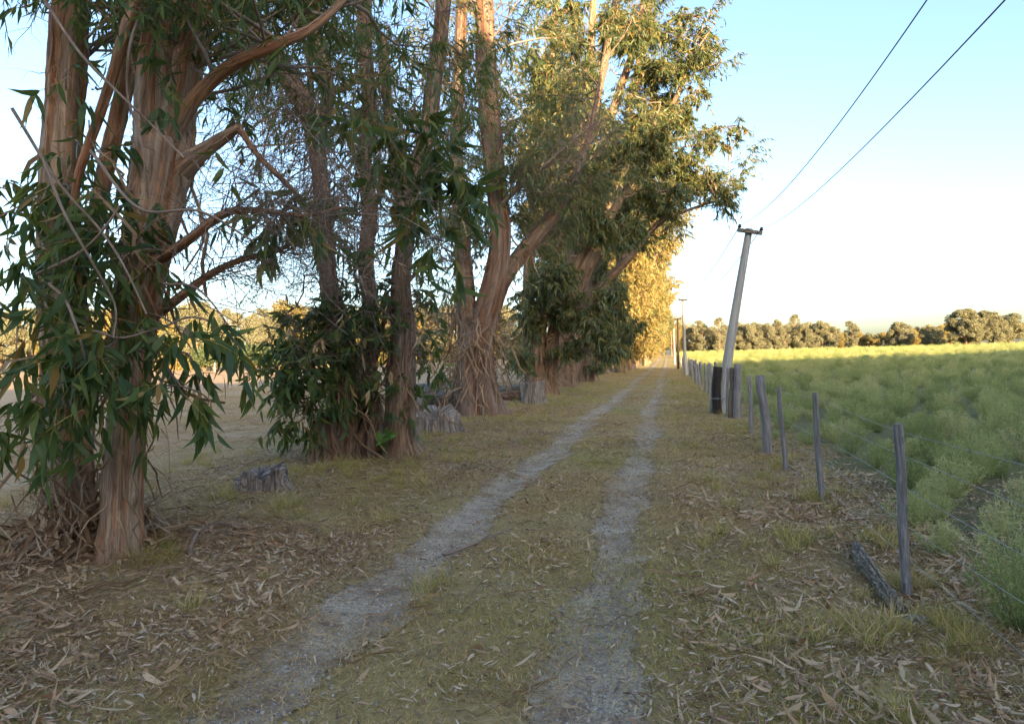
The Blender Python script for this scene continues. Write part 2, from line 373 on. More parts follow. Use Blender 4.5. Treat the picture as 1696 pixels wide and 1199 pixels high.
def gravel_mat():
    m, n, l = newmat('pale_grey_gravel')
    g = n.new('ShaderNodeNewGeometry'); pos = g.outputs['Position']
    fin = noise(n, l, pos, 75, 5, .75); mid = noise(n, l, pos, 3.2, 5, .62)
    vo = n.new('ShaderNodeTexVoronoi'); vo.inputs['Scale'].default_value = 60; l.new(pos, vo.inputs['Vector'])
    r = ramp(n, [(.26, (0.2308, 0.1816, 0.1338)), (.42, (0.4198, 0.349, 0.2635)), (.56, (0.5457, 0.4589, 0.3501)), (.72, (0.7346, 0.631, 0.4798))])
    l.new(math_(n, l, 'MULTIPLY_ADD', vo.outputs['Color'], .35, math_(n, l, 'MULTIPLY', fin.outputs[0], .7)), r.inputs[0])
    soil = ramp(n, [(.35, (0.1955, 0.1365, 0.0945)), (.65, (0.391, 0.2783, 0.189))]); l.new(fin.outputs[0], soil.inputs[0])
    sf = ramp(n, [(.44, (0, 0, 0)), (.66, (.85, .85, .85))]); l.new(mid.outputs[0], sf.inputs[0])
    col = mixc(n, l, sf.outputs[0], r.outputs[0], soil.outputs[0])
    at = n.new('ShaderNodeAttribute'); at.attribute_name = 'bk'
    sp_ = n.new('ShaderNodeSeparateXYZ'); l.new(at.outputs['Vector'], sp_.inputs[0])
    au = math_(n, l, 'ABSOLUTE', sp_.outputs[0])
    n3 = noise(n, l, pos, 9, 5, .7)
    ef = math_(n, l, 'MULTIPLY_ADD', math_(n, l, 'ADD', au, math_(n, l, 'MULTIPLY', n3.outputs[0], 1.3)), 2.6, -3.75, True)
    verge = ramp(n, [(.30, (.17, .13, .075)), (.5, (.29, .235, .12)), (.7, (.42, .34, .20))]); l.new(fin.outputs[0], verge.inputs[0])
    col = mixc(n, l, ef, col, verge.outputs[0])
    h = math_(n, l, 'MULTIPLY_ADD', vo.outputs['Distance'], -.8, math_(n, l, 'MULTIPLY', fin.outputs[0], .9))
    return finish(m, n, l, col, .9, h, .9, .02, .2)
M_GRAVEL = gravel_mat()
def plain(name, c, rough=.6, metal=0):
    m, n, l = newmat(name); finish(m, n, l, c, rough); n_ = [k for k in n if k.type == 'BSDF_PRINCIPLED'][0]; n_.inputs['Metallic'].default_value = metal
    return m
M_WIRE = plain('galvanised_wire', (.32, .32, .33), .45, .8)
M_LINE = plain('dull_grey_cable', (.10, .10, .11), .6)
M_INS = plain('brown_porcelain', (.06, .035, .03), .25)
def stone_mat(name='pale_pebble'):
    m, n, l = newmat(name)
    oi = n.new('ShaderNodeObjectInfo'); r = ramp(n, [(0, (.18, .17, .165)), (.5, (.33, .32, .31)), (.9, (.5, .48, .46))]); l.new(oi.outputs['Random'], r.inputs[0])
    return finish(m, n, l, r.outputs[0], .85)
M_STONE = stone_mat()

# ------------------------------------------------------------------ things
def tag(o, label=None, cat=None, group=None, kind=None):
    if label: o['label'] = label
    if cat: o['category'] = cat
    if group: o['group'] = group
    if kind: o['kind'] = kind
    return o
def thing(name, loc, label, cat, group=None):
    o = bpy.data.objects.new(name, None); o.empty_display_size = .2
    o.location = loc; COL.objects.link(o)
    return tag(o, label, cat, group)
def dup(root, loc, rotz=0, scale=1.0, label=None, group=None):
    r = root.copy(); COL.objects.link(r); r.location = loc; r.rotation_euler = (0, 0, rotz)
    r.scale = (scale,) * 3 if np.isscalar(scale) else scale
    if label: r['label'] = label
    if group: r['group'] = group
    for ch in list(root.children):
        c = ch.copy(); COL.objects.link(c); c.parent = r
        for g_ in ch.children:
            d = g_.copy(); COL.objects.link(d); d.parent = c
    return r

# ------------------------------------------------------------------ scatter (only for uncountable ground cover)
def scatter(name, pts, rots, scls, idx, templates, label, cat):
    c = bpy.data.collections.new(name + '_kinds')
    for t in templates: c.objects.link(t)
    me = bpy.data.meshes.new(name)
    n = len(pts); me.vertices.add(n); me.vertices.foreach_set('co', np.asarray(pts, np.float32).ravel())
    for nm, ty, key, arr in (('rot', 'FLOAT_VECTOR', 'vector', rots), ('scl', 'FLOAT', 'value', scls), ('idx', 'INT', 'value', idx)):
        a = me.attributes.new(nm, ty, 'POINT'); a.data.foreach_set(key, np.asarray(arr, np.int32 if ty == 'INT' else np.float32).ravel())
    ob = bpy.data.objects.new(name, me); COL.objects.link(ob)
    ng = bpy.data.node_groups.new(name, 'GeometryNodeTree')
    ng.interface.new_socket('Geometry', in_out='INPUT', socket_type='NodeSocketGeometry')
    ng.interface.new_socket('Geometry', in_out='OUTPUT', socket_type='NodeSocketGeometry')
    N = ng.nodes; L = ng.links
    gi = N.new('NodeGroupInput'); go = N.new('NodeGroupOutput')
    ip = N.new('GeometryNodeInstanceOnPoints'); ci = N.new('GeometryNodeCollectionInfo')
    ci.inputs['Collection'].default_value = c; ci.inputs['Separate Children'].default_value = True; ci.inputs['Reset Children'].default_value = True
    def na(nm, ty):
        a = N.new('GeometryNodeInputNamedAttribute'); a.data_type = ty; a.inputs['Name'].default_value = nm; return a.outputs['Attribute']
    e2r = N.new('FunctionNodeEulerToRotation'); L.new(na('rot', 'FLOAT_VECTOR'), e2r.inputs[0])
    L.new(gi.outputs[0], ip.inputs['Points']); L.new(ci.outputs[0], ip.inputs['Instance'])
    ip.inputs['Pick Instance'].default_value = True
    L.new(na('idx', 'INT'), ip.inputs['Instance Index']); L.new(e2r.outputs[0], ip.inputs['Rotation']); L.new(na('scl', 'FLOAT'), ip.inputs['Scale'])
    L.new(ip.outputs[0], go.inputs[0])
    md = ob.modifiers.new('scatter', 'NODES'); md.node_group = ng
    return tag(ob, label, cat, None, 'stuff')

# ================================================================== GROUND
def ticks(segs):
    a = []
    for lo, hi, st in segs: a.append(np.arange(lo, hi, st))
    return np.concatenate(a)
xs = ticks([(-500, -100, 40), (-100, -20, 5), (-20, -8, .8), (-8, -3.2, .3), (-3.2, 1.2, .1), (1.2, 4, .3), (4, 12, .8), (12, 60, 4), (60, 160, 10), (160, 520, 40)])
ys = ticks([(-400, -40, 40), (-40, -4, 4), (-4, 0, .5), (0, 30, .22), (30, 60, .5), (60, 120, 3), (120, 260, 10), (260, 700, 40)])
XX, YY = np.meshgrid(xs, ys)
V = np.stack([XX, YY, gz(XX, YY)], -1).reshape(-1, 3)
nx, ny = len(xs), len(ys)
ii = np.arange(nx * ny).reshape(ny, nx)
Q = np.stack([ii[:-1, :-1], ii[:-1, 1:], ii[1:, 1:], ii[1:, :-1]], -1).reshape(-1, 4)
mb = MB(); mb.add(V, Q)
tag(mb.build('ground', M_GROUND), 'dry grassy paddock ground on both sides of the track', 'ground', None, 'structure')

rng = np.random.default_rng(5)
for k, wd in ((0, .22), (1, .265)):
    yy = np.concatenate([np.arange(-1.5, 25, .045), np.arange(25, 60, .15), np.arange(60, 150, .6)])
    cx = rutx(yy, k)
    def edge():
        e = np.zeros_like(yy)
        for fr, am in ((1.1, .05), (2.7, .045), (6.1, .035), (13., .025)): e += am * np.sin(fr * yy + rng.uniform(0, 6)) * rng.uniform(.6, 1.2)
        return e + rng.normal(0, .022, len(yy))
    el, er = cx - wd - edge(), cx + wd + edge()
    u = np.linspace(0, 1, 7)
    X = el[:, None] * (1 - u) + er[:, None] * u
    Y = np.repeat(yy[:, None], 7, 1)
    Z = gz(X, Y) + .009 * (1 + 2 * sstep(30, 60, Y))
    V = np.stack([X, Y, Z], -1).reshape(-1, 3)
    ii = np.arange(len(V)).reshape(len(yy), 7)
    mb = MB(); mb.add(V, np.stack([ii[:-1, :-1], ii[:-1, 1:], ii[1:, 1:], ii[1:, :-1]], -1).reshape(-1, 4), None, np.stack([np.tile(u * 2 - 1, (len(yy), 1)), Y, 0 * Y], -1).reshape(-1, 3))
    tag(mb.build('path', M_GRAVEL), ('pale gravel wheel rut running along the fence side of the track' if k == 0 else 'pale gravel wheel rut running along the tree side of the track'), 'wheel rut', None, 'structure')

# ================================================================== TREES
def pix_stem(mb, pts, D, rng, n=20, K=44, flute=.08, flare=0, flare_h=.4, caps=False):
    c = [P(p[0], p[1], D + p[2]) for p in pts]
    r = [p[3] * (D + p[2]) / F for p in pts]
    return trunk_tube(mb, c, r, rng, n, K, flute, flare, flare_h, caps)

def clump(lm, tm, D, px, py, dd, rx, ry, n, rng, ll=(.18, .30), tl=(.3, .6), nl=9, st=4, asp=.17, hang=.8, anchor=None, br=None, br_r=.012, up=.0):
    d = D + dd; c = P(px, py, d); s = d / F
    R = np.array([rx * s, (rx + ry) * .5 * s * .8, ry * s])
    q = norm(rng.standard_normal((n, 3))) * rng.uniform(.15, 1, (n, 1)) ** .6
    O = c + q * R
    U = q + rng.standard_normal((n, 3)) * .5; U[:, 2] += up
    leaf_spray(lm, tm, O, U, rng, tl, nl, ll, asp, st, hang=hang)
    if anchor is not None and br is not None:
        a = np.asarray(anchor)
        # one bough out to the clump, then a branchlet to each spray
        m = a * .45 + c * .55 + np.array([0, 0, .12 * np.linalg.norm(c - a)])
        t = np.linspace(0, 1, 9)[:, None]
        bough = (1 - t) ** 2 * a + 2 * t * (1 - t) * m + t ** 2 * c
        tubes(br, bough[None], np.linspace(br_r * 1.6, br_r * .7, 9)[None], 6)
        i = rng.integers(4, 9, n); B = bough[i]
        tt = np.linspace(0, 1, 4)[None, :, None]
        mid = B * .5 + O * .5 + rng.standard_normal((n, 3)) * .06
        C = (1 - tt) ** 2 * B[:, None] + 2 * tt * (1 - tt) * mid[:, None] + tt ** 2 * O[:, None]
        tubes(br, C, (br_r * np.array([.5, .42, .33, .25]))[None].repeat(n, 0), 4)
    return c

def high_crown(lm, tm, dm, stems, rng, n_limb=26, z0=3.5, limb=(1.2, 3.2), n_tw=10, ll=(.12, .2), nl=10, bias=(0, 0, 0), dead=6, tl=(.4, .9), lr=.022, asp=.17, st=3, cut=None):
    """limbs off given stem polylines, twigs with leaves and bare twigs off the limbs"""
    O = []
    for c in stems:
        h = c[c[:, 2] > z0]
        if len(h): O.append(h[rng.integers(0, len(h), n_limb)])
    if not O: return
    O = np.concatenate(O); N = len(O)
    az = rng.uniform(0, 2 * np.pi, N); el = rng.uniform(-.1, 1.0, N)
    U = np.stack([np.cos(az) * np.cos(el), np.sin(az) * np.cos(el), np.sin(el)], -1) + np.asarray(bias)
    U = norm(U); L = rng.uniform(*limb, N); K = 7; t = np.linspace(0, 1, K)
    wv = np.cumsum(rng.standard_normal((N, K, 3)) * .03, axis=1); wv[:, 0] = 0
    C = O[:, None] + (U[:, None] * t[None, :, None] + wv) * L[:, None, None]
    C[:, :, 2] += .15 * L[:, None] * t[None] ** 2
    tubes(dm, C, (lr * (1.1 - t))[None].repeat(N, 0) * rng.uniform(.6, 1.3, (N, 1)), 5)
    def onlimb(m, lo):
        li = rng.integers(0, N, m); u = rng.uniform(lo, 1, m) * (K - 1); i = np.minimum(u.astype(int), K - 2); f = (u - i)[:, None]
        return C[li, i] * (1 - f) + C[li, i + 1] * f, U[li]
    B, D = onlimb(N * n_tw, .3)
    if cut is not None:
        k = cut(B); B, D = B[k], D[k]
    leaf_spray(lm, tm, B, D + rng.standard_normal((len(B), 3)) * .7, rng, tl, nl, ll, asp, st)
    if dead:
        B, D = onlimb(N * dead, .1)
        dead_twigs(dm, B, D + rng.standard_normal((N * dead, 3)) * .8, rng, (.3, .9), .004, 5, 2)

def finish_tree(name, base, label, parts, group=None, cat='tree'):
    root = thing(name, tuple(base), label, cat, group)
    for nm, mb_, mat in parts:
        if mb_.n: mb_.build(nm, mat, root, base)
    return root

def bark_hang(mb, stems, rng, n, z=(1, 6), L=(.3, 1.0), wd=(.01, .035), r=.15):
    for c in stems:
        h = c[(c[:, 2] > z[0]) & (c[:, 2] < z[1])]
        if not len(h): continue
        O = h[rng.integers(0, len(h), n)] + rng.standard_normal((n, 3)) * np.array([r, r, .1]) * .7
        U = rng.standard_normal((n, 3)) * .45; U[:, 2] -= 1
        ribbons(mb, O, U, rng, L, wd, 6, .2, .35)

# ---------------- nearest tree, at the picture's left
rng = np.random.default_rng(11)
D = 5.45; base = G(198, 940)
tk, lf, tg, dt, bs, yt = MB(), MB(), MB(), MB(), MB(), MB()
sA, _ = pix_stem(tk, [(197, 962, 0, 50), (201, 900, 0, 38), (204, 800, 0, 34), (211, 700, 0, 32), (219, 600, 0, 32), (228, 500, 0, 36), (241, 420, 0, 38), (256, 340, 0, 41), (266, 280, 0, 45), (274, 225, .05, 44), (282, 180, .1, 34)], D, rng, 28, 70, .07, .35, .12)
s1, _ = pix_stem(tk, [(254, 300, 0, 28), (252, 200, 0, 28), (256, 120, 0, 26), (264, 40, 0, 24), (275, -60, .1, 25), (290, -300, .2, 20)], D, rng, 22, 40, .07)
s2, _ = pix_stem(tk, [(282, 260, .05, 32), (296, 170, .05, 28), (312, 90, .1, 26), (328, 20, .15, 24), (345, -60, .2, 24), (370, -300, .3, 18)], D, rng, 22, 40, .07)
s3, _ = pix_stem(tk, [(282, 235, -.08, 13), (305, 190, -.14, 13), (340, 145, -.18, 12), (385, 108, -.2, 11), (440, 82, -.2, 10), (520, 45, -.1, 8), (600, -30, 0, 6)], D, rng, 16, 34, .06)
pix_stem(tk, [(292, 285, 0, 26), (312, 268, -.04, 20), (335, 252, -.08, 13), (365, 232, -.1, 10), (398, 210, -.15, 6.2)], D, rng, 14, 20, .10, caps=True)
pix_stem(tk, [(396, 212, -.15, 6), (425, 255, -.1, 5), (460, 290, 0, 5), (500, 330, .2, 4)], D, rng, 8, 16, .05)
sB, _ = pix_stem(tk, [(246, 440, -.1, 12), (280, 420, -.2, 9), (318, 393, -.3, 8), (352, 366, -.3, 7.5), (384, 350, -.3, 6.5), (430, 349, -.3, 5), (500, 357, -.2, 4), (570, 343, -.1, 2.5)], D, rng, 10, 30, .06)
sC, _ = pix_stem(tk, [(240, 535, 0, 10), (285, 503, 0, 8), (345, 457, .05, 6.5), (400, 430, .1, 5), (460, 415, .15, 4), (530, 375, .3, 2.5)], D, rng, 10, 30, .06)
sL, _ = pix_stem(tk, [(105, 985, .45, 52), (110, 920, .45, 42), (112, 800, .45, 36), (106, 600, .45, 32), (99, 400, .4, 30), (103, 250, .3, 30), (109, 150, .3, 29), (113, 50, .3, 28), (122, -80, .3, 26), (135, -300, .3, 20)], D, rng, 22, 60, .12, .3, .15)
pix_stem(tk, [(120, 340, -.5, 5), (133, 280, -.5, 7), (163, 195, -.5, 8), (186, 125, -.5, 8.5), (206, 55, -.5, 9), (235, -40, -.5, 9)], D, rng, 10, 30, .06)
pix_stem(tk, [(150, 420, .5, 12), (165, 330, .5, 13), (190, 220, .55, 14), (215, 100, .6, 14), (225, -20, .6, 13)], D, rng, 10, 30, .06)
for q in ([(60, -20), (130, 85), (200, 158), (262, 218), (305, 262)], [(20, 180), (95, 300), (165, 380), (205, 440), (243, 520)], [(70, 260), (105, 350), (150, 430), (190, 505), (188, 560)],
          [(80, 470), (110, 500), (135, 570), (150, 640)], [(60, 455), (130, 420), (165, 388), (200, 340)], [(230, 30), (215, 80), (212, 160), (235, 240), (245, 330)],
          [(95, 590), (150, 550), (200, 560), (260, 545)], [(150, 250), (230, 345), (330, 350), (420, 400)]):
    pts = [(x, y, -.75 + rng.uniform(-.15, .15), 3.0 - .4 * i) for i, (x, y) in enumerate(q)]
    pix_stem(dt, pts, D, rng, 6, 24, .03)
# leafy masses in front of and round the trunk
def stem_at(c, z): return c[np.argmin(np.abs(c[:, 2] - z))]
CL = [(125, 330, -.35, 50, 50, 12), (150, 400, -.4, 70, 60, 20), (120, 470, -.4, 50, 60, 14), (195, 440, -.45, 40, 55, 9), (175, 340, -.3, 40, 50, 10), (235, 400, -.4, 32, 40, 8),
      (110, 590, -.7, 60, 60, 16), (160, 600, -.7, 55, 55, 14), (240, 570, -.6, 34, 30, 5), (300, 640, -.7, 30, 34, 6), (140, 655, -.75, 55, 36, 11), (105, 670, -.7, 45, 46, 11),
      (215, 655, -.7, 30, 24, 4), (315, 560, -.7, 35, 25, 6), (145, 530, -.55, 60, 40, 12), (40, 500, -.4, 60, 150, 30), (30, 690, -.4, 60, 60, 16), (110, 120, -.7, 30, 30, 3),
      (140, 250, -.2, 50, 30, 8), (50, 330, -.1, 50, 90, 16), (110, 420, -.3, 50, 70, 12)]
for (px, py, dd, rx, ry, n) in CL:
    cz = P(px, py, D + dd)
    st_ = sA if px > 150 else sL
    clump(lf, yt, D, px, py, dd, rx, ry, n, rng, (.11, .25), (.18, .45), 8, 5, .20, .9, stem_at(st_, cz[2] + .25), dt, .006)
for (px, py) in ((243, 115), (270, 160), (272, 180), (365, 560), (408, 632), (350, 250), (470, 70)):
    clump(lf, yt, D, px, py, -.5, 12, 10, 2, rng, (.13, .22), (.08, .18), 4, 5, .24, 1.0)
# hanging sprigs reaching right, 300-420 px
for q in ([(262, 545), (320, 525), (372, 548), (385, 575)], [(255, 600), (310, 585), (330, 640), (338, 690)], [(240, 640), (300, 640), (345, 660), (350, 690)], [(270, 470), (330, 480), (390, 560), (405, 625)]):
    c, _ = pix_stem(dt, [(x, y, -.5, 2.2 - .4 * i) for i, (x, y) in enumerate(q)], D, rng, 5, 16, .02)
    k = rng.integers(6, 16, 9); U = rng.standard_normal((9, 3)) * .3; U[:, 2] -= .6
    leaf_spray(lf, yt, c[k], U, rng, (.06, .15), 2, (.16, .28), .22, 5, hang=1.2)
clump(lf, yt, D, 475, 350, -.2, 75, 28, 18, rng, (.14, .24), (.15, .35), 7, 5, .2, .9)
clump(lf, yt, D, 380, 195, .5, 60, 40, 9, rng, (.12, .2), (.15, .35), 6, 4, .2, .9)
# fine reddish bare twigs between this tree and the next
O = np.concatenate([sB[12:][rng.integers(0, 18, 70)], sC[8:][rng.integers(0, 22, 80)]])
U = rng.standard_normal((150, 3)) * .8 + MR @ np.array([.9, .35, .1])
dead_twigs(dt, O, U, rng, (.4, 1.2), .0042, 6, 5, .5)
# high fine crown of this tree
high_crown(lf, yt, dt, [s1, s2, s3, sL], rng, 16, 3.7, (.8, 2.4), 17, (.10, .18), 9, (-.1, .45, .1), 6, (.3, .7), .016)
bark_hang(bs, [sA, sL], rng, 70, (.3, 3.5), (.3, .9), (.010, .035), .15)
bark_hang(bs, [sA[:30]], rng, 22, (.3, 1.6), (.3, .8), (.012, .028), .15)
ribbons(bs, P(150, 200, D - .3) + rng.standard_normal((26, 3)) * np.array([.35, .3, .5]), rng.standard_normal((26, 3)) * .4 + np.array([0, 0, -1.]), rng, (.3, .8), (.008, .03), 7, .1, .3)
T1 = finish_tree('eucalyptus_tree', base, 'nearest eucalyptus tree with orange streaked twin trunks and long hanging leaves', [('trunk', tk, M_BARK), ('crown', lf, M_LEAF), ('leaf_stems', yt, M_TWIGG), ('dead_twigs', dt, M_TWIG), ('peeling_bark', bs, M_STRIP)])

# ---------------- second tree: a clump of stems with a leafy skirt
rng = np.random.default_rng(12)
D = 10.9; base = G(610, 765)
tk, lf, tg, dt, bs, yt, sp, dr = MB(), MB(), MB(), MB(), MB(), MB(), MB(), MB()
a0, _ = pix_stem(tk, [(560, 775, 0, 44), (563, 735, 0, 31), (575, 670, 0, 26), (571, 600, 0, 24), (553, 520, 0, 19), (542, 450, 0, 15), (538, 380, 0, 14), (530, 300, 0, 14), (522, 225, 0, 15)], D, rng, 22, 60, .12, .35, .3)
a1, _ = pix_stem(tk, [(524, 240, 0, 14), (512, 190, 0, 16), (490, 150, 0, 16), (462, 110, 0, 17), (435, 70, 0, 15), (405, 10, 0, 14), (360, -80, 0, 12)], D, rng, 16, 30, .2)
a2, _ = pix_stem(tk, [(522, 235, .05, 10), (542, 170, .05, 12), (538, 120, .05, 12), (525, 70, .05, 12), (515, 0, .05, 11), (505, -120, .05, 10)], D, rng, 14, 30, .06)
pix_stem(tk, [(524, 240, -.05, 7), (514, 170, -.05, 5), (513, 90, -.05, 5), (512, -10, -.05, 4)], D, rng, 8, 20, .05)
b0, _ = pix_stem(tk, [(598, 760, .5, 24), (606, 640, .5, 18), (614, 520, .4, 14), (606, 440, .4, 13), (613, 350, .4, 13), (604, 260, .4, 12), (613, 180, .4, 12), (606, 76, .3, 11), (604, -30, .3, 12), (600, -150, .3, 10)], D, rng, 16, 50, .1, .2, .3)
c0, _ = pix_stem(tk, [(672, 775, -.2, 38), (664, 710, -.2, 26), (664, 630, -.2, 24), (668, 540, -.2, 19), (664, 470, -.2, 16), (674, 380, -.1, 14), (680, 300, 0, 13), (708, 225, 0, 13), (718, 140, 0, 13), (730, 60, 0, 12), (738, -40, 0, 13), (745, -160, 0, 11)], D, rng, 22, 70, .11, .35, .3)
pix_stem(tk, [(542, 775, -.25, 30), (540, 735, -.25, 22), (537, 700, -.25, 15), (541, 690, -.25, 9)], D, rng, 12, 14, .25, .1, .3, True)
pix_stem(tk, [(615, 800, 0, 34), (612, 735, 0, 24), (618, 690, 0, 14), (620, 660, 0, 8)], D, rng, 12, 16, .25, .3, .3)
pix_stem(tk, [(612, 640, -.1, 6), (628, 560, -.2, 5), (650, 500, -.3, 4), (700, 440, -.3, 3)], D, rng, 8, 16, .05)
pix_stem(tk, [(608, 90, .2, 5), (600, 118, .1, 7), (575, 142, -.2, 7), (552, 155, -.3, 5)], D, rng, 8, 16, .05)
pix_stem(tk, [(632, 60, .6, 9), (638, 130, .6, 9), (650, 250, .5, 8), (664, 380, .2, 7)], D, rng, 8, 20, .05)
sk = dict(ll=(.12, .24), tl=(.2, .5), nl=10, st=4, asp=.25, hang=.7)
for (px, py, dd, rx, ry, n, an) in [(520, 600, -.5, 60, 60, 52, a0), (475, 610, -.3, 36, 50, 30, a0), (490, 680, -.4, 34, 36, 20, a0), (505, 540, -.3, 50, 40, 26, a0), (560, 540, -.5, 50, 45, 24, a0), (520, 690, -.4, 30, 35, 13, a0), (600, 500, -.3, 45, 35, 16, b0),
                                    (625, 560, -.3, 40, 50, 18, b0), (690, 590, -.2, 34, 45, 12, c0), (725, 590, .2, 22, 30, 7, c0), (668, 505, -.2, 40, 32, 12, c0), (575, 640, -.5, 34, 40, 14, a0), (650, 660, -.4, 28, 30, 7, c0), (450, 590, -.3, 14, 30, 4, a0),
                                    (705, 470, 0, 24, 30, 6, c0), (575, 450, 0, 30, 25, 6, b0)]:
    cz = P(px, py, D + dd)
    clump(lf, yt, D, px, py, dd, rx, ry, int(n * 1.5), rng, anchor=stem_at(an, cz[2] + .2), br=dt, br_r=.009, **sk)
# big-leaved boughs reaching toward the viewer
for (px, py, dd, rx, ry, n, an) in [(610, 230, -3.2, 46, 32, 8, b0), (680, 240, -3.2, 54, 36, 11, c0), (735, 260, -3.1, 36, 40, 8, c0), (720, 340, -3.1, 42, 42, 9, c0), (765, 340, -3.0, 34, 44, 7, c0), (735, 400, -3.0, 32, 26, 4, c0), (640, 330, -2.8, 40, 30, 4, c0),
                                    (535, 350, -1.5, 40, 32, 8, a0), (470, 365, -1.5, 40, 24, 6, a0), (575, 200, -2.0, 30, 24, 4, b0), (600, 430, -1.0, 20, 16, 2, b0)]:
    cz = P(px, py, D + dd)
    clump(lf, yt, D, px, py, dd, rx, ry, n, rng, (.20, .36), (.2, .45), 11, 5, .22, .55, stem_at(an, cz[2] + .1), dt, .011)
clump(sp, yt, D, 632, 727, -.6, 16, 12, 5, rng, (.1, .17), (.08, .2), 7, 5, .4, .0, up=.5, anchor=P(636, 735, D - .35), br=sp, br_r=.006)
for (px, py) in ((568, 520), (600, 580), (538, 565), (530, 560), (484, 545), (610, 640), (476, 480), (700, 560), (655, 440), (430, 190), (490, 220), (648, 605), (520, 568), (710, 600)):
    clump(dr, yt, D, px, py, -1.0, 5, 5, 1, rng, (.13, .24), (.05, .1), 4, 4, .2, 1.3)
# bare twigs
for st_, z0, z1, n in ((a0, 2.0, 6.5, 110), (b0, 1.5, 8, 120), (c0, 1.2, 8, 120), (a1, 4, 8, 90)):
    h = st_[(st_[:, 2] > z0) & (st_[:, 2] < z1)]
    if len(h):
        O = h[rng.integers(0, len(h), n)]; U = rng.standard_normal((n, 3)); U[:, 2] = U[:, 2] * .6 + .1
        dead_twigs(dt, O, U, rng, (.4, 1.5), .0055, 6, 5, .45)
n = 130; O = np.stack([P(x, y, d) for x, y, d in zip(rng.uniform(330, 530, n), rng.uniform(130, 480, n), rng.uniform(9, 13.5, n))])
dead_twigs(dt, O, rng.standard_normal((n, 3)) * np.array([1, .6, .7]) + MR @ np.array([-.8, .1, 0]), rng, (.6, 1.8), .006, 7, 6, .5)
for (px, py, dd) in ((600, 560, -.8), (640, 520, -.6), (570, 470, -.5), (690, 500, -.3)):
    c_ = P(px, py, D + dd); dead_twigs(dt, c_ + rng.standard_normal((10, 3)) * .15, rng.standard_normal((10, 3)), rng, (.4, .9), .004, 7, 3, .9)
high_crown(lf, yt, dt, [a1, a2, b0, c0], rng, 20, 3.5, (1.2, 3.2), 20, (.12, .20), 10, (-.3, .15, .0), 9, (.4, .9), .018)
bark_hang(bs, [a1], rng, 90, (3.5, 8), (.5, 1.6), (.01, .03), .16)
bark_hang(bs, [a0, b0, c0], rng, 110, (1.0, 7), (.3, 1.1), (.01, .032), .13)
bark_hang(bs, [a0, b0], rng, 60, (.1, 1.6), (.4, 1.1), (.012, .04), .22)
T2 = finish_tree('eucalyptus_tree', base, 'many stemmed eucalyptus tree with a dark leafy skirt round its split base', [('trunk', tk, M_BARK_B), ('crown', lf, M_LEAF), ('leaf_stems', yt, M_TWIGG), ('green_sprout', sp, M_SPROUT), ('dry_leaves', dr, M_DRYLEAF), ('dead_twigs', dt, M_TWIG), ('peeling_bark', bs, M_STRIP)])

# ---------------- third tree: the big forked trunk
rng = np.random.default_rng(13)
D = 18.6; base = G(795, 692)
tk, lf, tg, dt, bs, yt = MB(), MB(), MB(), MB(), MB(), MB()
m0, _ = pix_stem(tk, [(797, 706, 0, 40), (793, 680, 0, 35), (789, 640, 0, 31), (786, 600, 0, 29), (790, 560, 0, 27), (796, 530, 0, 22)], D, rng, 30, 50, .08, .55, .55)
r0, _ = pix_stem(tk, [(792, 590, -.05, 20), (802, 530, -.05, 21), (819, 465, -.05, 20), (829, 395, -.05, 18), (823, 315, -.05, 17), (813, 225, 0, 17), (806, 130, 0, 17), (803, 40, 0, 16), (800, -60, 0, 15), (795, -240, 0, 12)], D, rng, 22, 60, .07)
l0, _ = pix_stem(tk, [(784, 600, 0, 20), (775, 540, 0, 17), (770, 470, .1, 15), (766, 410, .15, 13), (759, 320, .2, 12), (756, 220, .2, 11), (761, 100, .2, 10), (766, -40, .2, 9)], D, rng, 16, 44, .08)
q0, _ = pix_stem(tk, [(800, 570, .5, 12), (832, 470, .8, 13), (868, 415, 1, 13), (903, 373, 1.2, 12), (945, 310, 1.5, 9), (972, 240, 1.8, 6), (988, 165, 2, 3.5), (1000, 90, 2.1, .8)], D, rng, 14, 30, .06)
d0, _ = pix_stem(dt, [(826, 345, -.2, 5), (862, 308, -.6, 3.6), (910, 268, -1, 2.8), (955, 228, -1.3, 2), (988, 203, -1.5, 1)], D, rng, 8, 24, .05)
O = d0[rng.integers(2, 22, 80)]; U = np.stack([MR @ np.array([rng.uniform(.3, 1), rng.uniform(.1, .9), rng.uniform(-.5, .5)]) for _ in range(80)])
dead_twigs(dt, O, U, rng, (.5, 1.7), .007, 6, 6, .35)
for st_, n in ((m0, 30), (r0, 40), (l0, 60), (q0, 40)):
    O = st_[rng.integers(0, len(st_), n)]; U = rng.standard_normal((n, 3)); U[:, 2] *= .5
    dead_twigs(dt, O, U, rng, (.4, 1.3), .006, 6, 4, .45)
n = 70; O = np.stack([P(x, y, d) for x, y, d in zip(rng.uniform(700, 760, n), rng.uniform(460, 580, n), rng.uniform(17.5, 19, n))])
dead_twigs(dt, O, rng.standard_normal((n, 3)), rng, (.5, 1.4), .006, 7, 5, .7)
